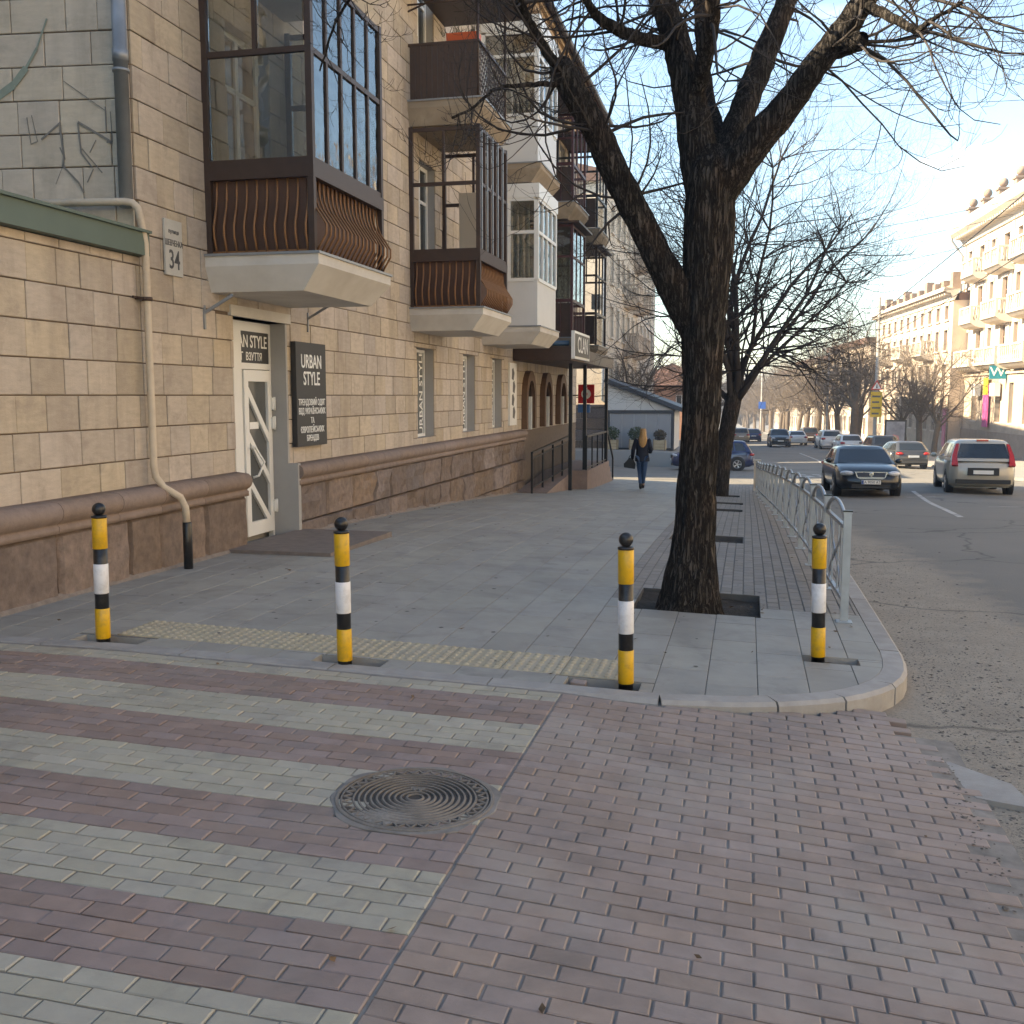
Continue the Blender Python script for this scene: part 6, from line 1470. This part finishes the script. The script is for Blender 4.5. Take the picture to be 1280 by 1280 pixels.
# ---- houses farther down the right side
for (nm,y0,dx,Wd,tp,m,lb) in (('far_house',116,12.6,26,7.5,M_PINKR,'pale house half hidden by bare trees beyond the terrace'),('far_house',146,11.0,34,8.0,M_CREAM,'cream house far down the right side behind trees'),('far_house',186,9.0,40,8.0,M_PINKR,'most distant pale house on the right side of the road')):
    O_=Vector((dx,y0,0)); z0_=P(y0+10)-.3; cs=[(1.2+2.9*j,2.3+2.9*j,'win') for j in range(int(Wd/2.9)-0) if 2.3+2.9*j<Wd-.3]
    h_,_=house(nm,lb,O_,ux,un,Wd,z0_,[(z0_+1.2,z0_+3.0),(z0_+4.6,z0_+6.4),(z0_+7.8,z0_+9.4)],z0_+11,cs,m,M_TRIM,M_FARW); MB().obox(O_,ux,VZ,un,-.3,Wd+.3,z0_+11,z0_+11.6,-12,.5).build('roof',M_ROOF,h_)
# ---- left side beyond the side street
ZL=P(64)+.60
k=.0; ux=Vector((-k,1,0)).normalized(); un=Vector((1,k,0)).normalized(); OL=Vector((-8.7,64,0))
cols=[(2.0+3.1*j,3.2+3.1*j,'win') for j in range(10)]
hL,_=house('pale_house','pale four storey house with brown stone base beyond the side street',OL,ux,un,34,ZL,[(ZL+3.4,ZL+5.3),(ZL+7.0,ZL+8.9),(ZL+10.4,ZL+12.3),(ZL+13.6,ZL+15.2)],ZL+16.3,cols,M_CREAM,M_TRIM,M_FARW,14)
q=MB(); exl=-VX; q.obox(OL,-VX,VZ,-VY,-.0,14,ZL-1,ZL+16.3,0,.05); ew=q.build('end_wall',M_CREAM,hL)
q=MB(); yy=OL.y-.05
for (a,b) in ((2.4,3.0),): q.box(OL.x-.9,OL.x-.35,yy-.03,yy-.002,ZL+8.6,ZL+9.5)
q.build('window',M_DGLASS,hL)
r2=random.Random(2)
for row in range(4):                                             # brown stone base of the end wall
    x=OL.x+.08
    while x>OL.x-5.5:
        w=r2.uniform(1.0,1.6); mb=MB(); mb.stone(x-w+.02,x-.02,ZL-.25+row*.70+.012,ZL-.25+(row+1)*.70-.012,Vector((0,yy,0)),VX,VZ,-VY,.12,.03); mb.build('plinth_stone',M_PLINTH,hL); x-=w
MB().box(OL.x-5.5,OL.x+.12,yy-.2,yy,ZL+2.56,ZL+2.72).build('plinth_moulding',M_MOULD,hL)
q=MB(); q.tube([(OL.x-.15,yy-.12,ZL+16),(OL.x-.15,yy-.12,ZL+3.0),(OL.x+.3,yy-.25,ZL+2.7),(OL.x+.3,yy-.25,ZL)],.10,8); q.build('downpipe',M_PIPEG,hL)
q=MB(); q.prism([(0,0),(.6,.1),(.6,.45),(-7,2.4),(-14.5,.45),(-14.5,0)],OL-VY*.3+VZ*(ZL+16.3),VX,VZ,VY,0,34.5); q.build('roof',M_ROOF,hL)
for (u,z) in ((9.2,6.6),(9.2,10.0),(15.4,6.6),(15.4,10.0),(15.4,13.2)): far_balcony(hL,OL,ux,un,u,u+3,ZL+z,M_STONE2)
hR=thing('brick_house','low house with rusty red hipped roof beyond the pale house','building',(-9,112,P(112)))
z=P(112)-.3; q=MB(); wall(q,Vector((-12.5,108,0)),VX,-VY,0,9,z-1,z+6.2,[(2,3.2,z+3.6,z+5.2),(5.2,6.4,z+3.6,z+5.2)],.2); q.box(-12.4,-3.6,108.25,122,z-1,z+6.2); q.build('wall',mat('red_brick_far',(.36,.20,.14),.9,.2,1.5),hR)
for a in (2,5.2): framed(hR,0,a,a+1.2,z+3.6,z+5.2,M_PVC,M_DGLASS,.08,2,None,-VY,Vector((-12.5,108.12,0)),VX)
q=MB(); q.add([(-13.1,107.4,z+6.203),(-2.9,107.4,z+6.203),(-2.9,122.6,z+6.203),(-13.1,122.6,z+6.203),(-8,112,z+8.6),(-8,118,z+8.6)],[(0,1,4),(1,2,5,4),(2,3,5),(3,0,4,5),(3,2,1,0)]); q.build('roof',M_ROOF,hR)
# ---- kiosk with three planters
kz=far_left(-6,61); KY=61.0; kx0,kx1=-8.25,-4.2
ks=thing('kiosk','grey and white kiosk with a sloping dark roof beyond the side street','kiosk',(-6.2,KY+2,kz))
q=MB(); q.add([(kx0,KY,kz),(kx1,KY,kz),(kx1,KY,kz+2.35),(kx0,KY,kz+3.95),(kx0,KY+5,kz),(kx1,KY+5,kz),(kx1,KY+5,kz+2.35),(kx0,KY+5,kz+3.95)],[(0,1,2,3),(7,6,5,4),(1,5,6,2),(0,3,7,4),(3,2,6,7)]); q.build('wall',mat('kiosk_white',(.62,.62,.60),.6,.04,2),ks)
M_KD=mat('anthracite_frame',(.05,.055,.065),.5,.05,4)
n_=5; w_=(kx1-kx0-.5)/n_
for i in range(n_): MB().box(kx0+.28+i*w_+.008,kx0+.28+(i+1)*w_-.008,KY-.03,KY-.003,kz+.12,kz+2.12).build('panel',mat('kiosk_grey',(.30,.31,.33),.5,.04,3),ks)
q=MB(); q.box(kx0-.02,kx1+.02,KY-.07,KY-.002,kz+2.13,kz+2.33); q.box(kx0-.02,kx0+.26,KY-.07,KY-.002,kz,kz+2.13); q.box(kx1-.17,kx1+.02,KY-.07,KY-.002,kz,kz+2.13); q.box(kx0+.26,kx1-.17,KY-.05,KY-.002,kz,kz+.11); q.build('frame',M_KD,ks)
q=MB(); d=Vector((kx1-kx0+.6,0,-1.78)); Lr=d.length; d.normalize(); nn=Vector((-d.z,0,d.x)); q.obox(Vector((kx0-.1,KY-.35,kz+4.0)),d,nn,VY,0,Lr,.0,.24,0,5.7); q.build('roof',M_KD,ks)
M_LEAF=mat('dark_leaf',(.035,.06,.025),.6,.3,6)
for i,(x,lb,kk) in enumerate(((-7.75,'wooden planter box with a green bush at the left of the kiosk',0),(-6.35,'wooden planter box with a green bush behind the walking person',0),(-4.95,'wooden planter box with a round brownish bush at the right of the kiosk',1))):
    t=thing('planter',lb,'planter',(x,KY-.75,kz),0,'planters in front of the kiosk'); q=MB()
    q.box(x-.36,x+.36,KY-1.1,KY-.45,kz+.06,kz+.60); q.build('box',mat('pale_wood',(.46,.37,.24),.8,.12,4),t)
    q=MB()
    for sx_ in (-.36,.30): q.box(x+sx_,x+sx_+.06,KY-1.115,KY-1.102,kz,kz+.68)
    for zz in (.2,.38): q.box(x-.3,x+.3,KY-1.108,KY-1.101,kz+zz,kz+zz+.02)
    q.build('batten',mat('dark_wood',(.28,.21,.13),.8,.12,4),t)
    q=MB(); rr=random.Random(i+4)
    for j in range(420):
        v=Vector((rr.gauss(0,1),rr.gauss(0,1),rr.gauss(0,1))).normalized()*(.42 if kk==0 else .34)*rr.random()**.33; c=Vector((x,KY-.78,kz+(.98 if kk==0 else .9)))+Vector((v.x*1.1,v.y*.8,v.z*(1.0 if kk==0 else .95)))
        a=Vector((rr.uniform(-1,1),rr.uniform(-1,1),rr.uniform(-.6,1))).normalized()*.075; b=a.orthogonal().normalized()*.035; q.add([c-a,c+b,c+a,c-b],[(0,1,2,3)])
    q.build('foliage',M_LEAF if kk==0 else mat('brown_leaf',(.075,.06,.04),.7,.3,6),t)
    q=MB(); q.tube([(x,KY-.78,kz+.5),(x+.03,KY-.78,kz+1.0)],.03,6); q.build('stem',M_BARK2,t)
# ---- opposite row nearer the camera (outside the picture; it throws its warm light back across the street)
ux2=Vector((.056,-1,0)).normalized(); un2=Vector((-1,-.056,0)).normalized()
for (nm,O_,Wd,lb) in (('opposite_house',Vector((19.3,38,0)),34,'cream house opposite the stone apartment house'),('opposite_house',Vector((21.3,2,0)),36,'cream house opposite the driveway')):
    cs=[(1.4+3.1*j,2.6+3.1*j,'win') for j in range(10)]; z0_=P(O_.y)-.2
    h_,_=house(nm,lb,O_,ux2,un2,Wd,z0_,[(z0_+1.6,z0_+3.6),(z0_+5.2,z0_+7.1),(z0_+8.6,z0_+10.4),(z0_+12,z0_+13.6)],z0_+15,cs,M_CREAM,M_TRIM,M_FARW); cornice(h_,O_,ux2,un2,Wd,z0_+15,M_TRIM,.9,1.2,1.1)
# ---- poles, signs, billboard
def pole(label,x,y,h,r=.09,arm=0,m=None):
    t=thing('street_pole',label,'pole',(x,y,Rd(x,y)+.1)); z=Rd(x,y)+.1; q=MB(); q.lathe((x,y,z),[(r*1.4,0),(r*1.2,.8),(r,.85),(r*.7,h)],10); q.build('shaft',m or M_CONC,t)
    if arm: 
        q=MB(); q.tube([(x,y,z+h-.2),(x-arm*.5,y,z+h+.25),(x-arm,y,z+h+.3)],.04,6); q.box(x-arm-.5,x-arm,y-.1,y+.1,z+h+.25,z+h+.36); q.build('lamp_arm',M_PIPEG,t)
    return t
pole('concrete pole carrying the warning triangle and the yellow sign',9.25,80.5,11.5,.14)
pole('thin tall lamp pole left of the double trunk tree',7.3,101,9,.09,1.6); pole('slim pole with a small blue sign on the far road',1.9,152,10,.12); pole('slim pole farther left along the far road',-2.2,170,10,.12); pole('wooden pole far left beyond the parked blue car',-6.6,150,8.5,.13,0,M_BARK2)
t=thing('warning_sign','red and white triangular warning sign above the yellow board','road sign',(9.25,80.2,1)); z=Rd(10.2,80.3)+.1
O_=Vector((9.25,80.25,z+4.75)); q=MB(); q.prism([(-.42,0),(.42,0),(0,.74)],O_,VX,VZ,-VY,0,.03); f_=q.build('red_border',mat('sign_red2',(.6,.03,.03),.4,.03,3),t); MB().prism([(-.29,.075),(.29,.075),(0,.57)],O_,VX,VZ,-VY,.031,.036).build('white_field',M_WHITE,f_)
MB().prism([(-.06,.12),(.06,.12),(.02,.4),(-.02,.4)],O_,VX,VZ,-VY,.037,.04).build('mark',M_INK,f_)
t=thing('yellow_sign','yellow rectangular board on the concrete pole below the triangle','road sign',(9.25,80.2,1)); q=MB(); q.box(8.85,9.65,80.2,80.25,z+2.75,z+4.6); f_=q.build('board',mat('sign_yellow',(.70,.46,.02),.4,.05,3),t)
for j in range(4): MB().box(8.95,9.55-.1*(j%2),80.19,80.199,z+4.2-.42*j,z+4.33-.42*j).build('text_line',M_INK,f_)
t=thing('billboard','dark framed street billboard with a pale poster by the trees','billboard',(10.5,79,0)); zb=Rd(11.4,79)+.13
q=MB(); q.box(9.75,11.25,78.9,79.15,zb+.3,zb+2.55); q.build('case',M_BLACKM,t); q=MB(); q.box(9.87,11.13,78.88,78.898,zb+.45,zb+2.42); f_=q.build('poster',mat('poster_paper',(.26,.27,.31),.4,.5,1.4),t); q=MB(); q.box(10.3,10.7,78.95,79.1,zb-.1,zb+.3); q.build('foot',M_BLACKM,t)
MB().prism([(-.3,-.25),(.3,-.2),(.22,.2),(-.15,.3)],Vector((10.5,78.876,zb+1.2)),VX,VZ,-VY,0,.002).build('picture',mat('poster_pink',(.5,.22,.22),.4,.2,2),f_)
t=thing('blue_road_sign','small square blue road sign on the far slim pole','road sign',(2,151.8,0)); z=Rd(2,152); q=MB(); q.box(1.5,2.5,151.75,151.8,z+4,z+5); q.build('face',mat('road_blue',(.03,.12,.45),.4,.05,3),t)
# ---- overhead wires
def wire(label,a,b,sag,r=.012):
    t=thing('overhead_wire',label,'wire',a,0,'overhead wires above the street'); a,b=Vector(a),Vector(b); q=MB(); q.tube([a.lerp(b,i/24)-VZ*sag*4*(i/24)*(1-i/24) for i in range(25)],r,5); q.build('cable',M_WIRE,t)
wire('highest dark wire crossing the sky above the roof of the corner house',(-6,40,12.6),(22,52,15.2),.5)
wire('dark wire running below the small cloud towards the corner house',(-8,62,9.6),(16.3,72,14.0),.5,.016)
wire('second dark wire just below the one under the cloud',(-8,63,8.9),(16.3,73,13.2),.6,.016)
wire('third dark wire reaching the corner house cornice',(-8,64,7.7),(16.3,76,12.2),.7,.016)
wire('trolley wire running down along the street above the right lane',(9.5,10,7.8),(4.2,150,2.5),1.0,.016)
wire('trolley wire running down along the street above the middle lane',(7.2,10,7.8),(2.5,150,2.4),1.0,.016)
wire('wire slung low between the houses above the trees',(-8,95,5.5),(12.5,98,5.2),.7,.02); wire('wire slung low across the far road',(-7,118,4.2),(11,120,4.4),.6,.022)
wire('cable crossing the pale house end wall above the kiosk',(-5.5,33,3.4),(-8.5,63.8,3.6),.8,.016); wire('second cable above the kiosk roof',(-5.5,33,4.1),(-8.5,63.8,5.0),.8,.016); wire('thick cable ending at the kiosk roof',(-13,62,1.6),(-7.4,61.4,1.75),.15,.03)
# ---- wooded hill at the end of the street
q=MB(); q.cs=True; vs=[]; nx_,ny_=60,14
for j in range(ny_):
    for i in range(nx_):
        x=-700+1400*i/(nx_-1); y=420+j*70; hh=math.sin(min(1,j/7)*math.pi/2)*(22+12*mnoise.noise(Vector((x*.004,y*.003,2))))
        vs.append((x,y,P(y)-2+hh))
q.add(vs,[(j*nx_+i,j*nx_+i+1,(j+1)*nx_+i+1,(j+1)*nx_+i) for j in range(ny_-1) for i in range(nx_-1)]); struct(q.build('hill',mat('winter_hill',(.10,.085,.065),.95,.3,.05)))
q=MB(); rr=random.Random(77)
for k in range(1500):
    x=rr.uniform(-220,200); y=rr.uniform(300,640); 
    if abs(x-(-14))<9 and y<420: continue
    jj=max(0,(y-420)/70); hh=math.sin(min(1,jj/7)*math.pi/2)*24; z=P(y)-2+hh; H_=rr.uniform(7,12)
    for m_i in range(5):
        a=rr.uniform(0,6.28); top_=Vector((x+math.cos(a)*rr.uniform(1,4),y+math.sin(a)*rr.uniform(1,4),z+H_*rr.uniform(.6,1))); b0=Vector((x,y,z+1.5)); w=rr.uniform(.5,1.1)
        q.add([b0,top_+Vector((-w,0,-1)),top_+Vector((0,.3,.8)),top_+Vector((w,0,-1.2))],[(0,1,2),(0,2,3)])
g=q.build('distant_wood',mat('winter_wood',(.125,.10,.08),.95,.35,.12)); tag(g,'hazy bare winter wood covering the hill at the end of the street','wood',kind='stuff')
# ================================================================ THE AIR
q=MB(); q.box(-3100,3100,-190,4100,-17,23); hz=q.build('haze',None)
hz.data.materials.clear(); mh_=bpy.data.materials.new('haze'); mh_.use_nodes=True; N_=mh_.node_tree.nodes; N_.remove(N_['Principled BSDF'])
pv=N_.new('ShaderNodeVolumePrincipled'); pv.inputs['Color'].default_value=(.90,.93,1,1); pv.inputs['Density'].default_value=.0011; pv.inputs['Anisotropy'].default_value=.3
mh_.node_tree.links.new(pv.outputs[0],N_['Material Output'].inputs['Volume']); hz.data.materials.append(mh_)
tag(hz,'thin pale haze in the air down the street','haze',kind='stuff')
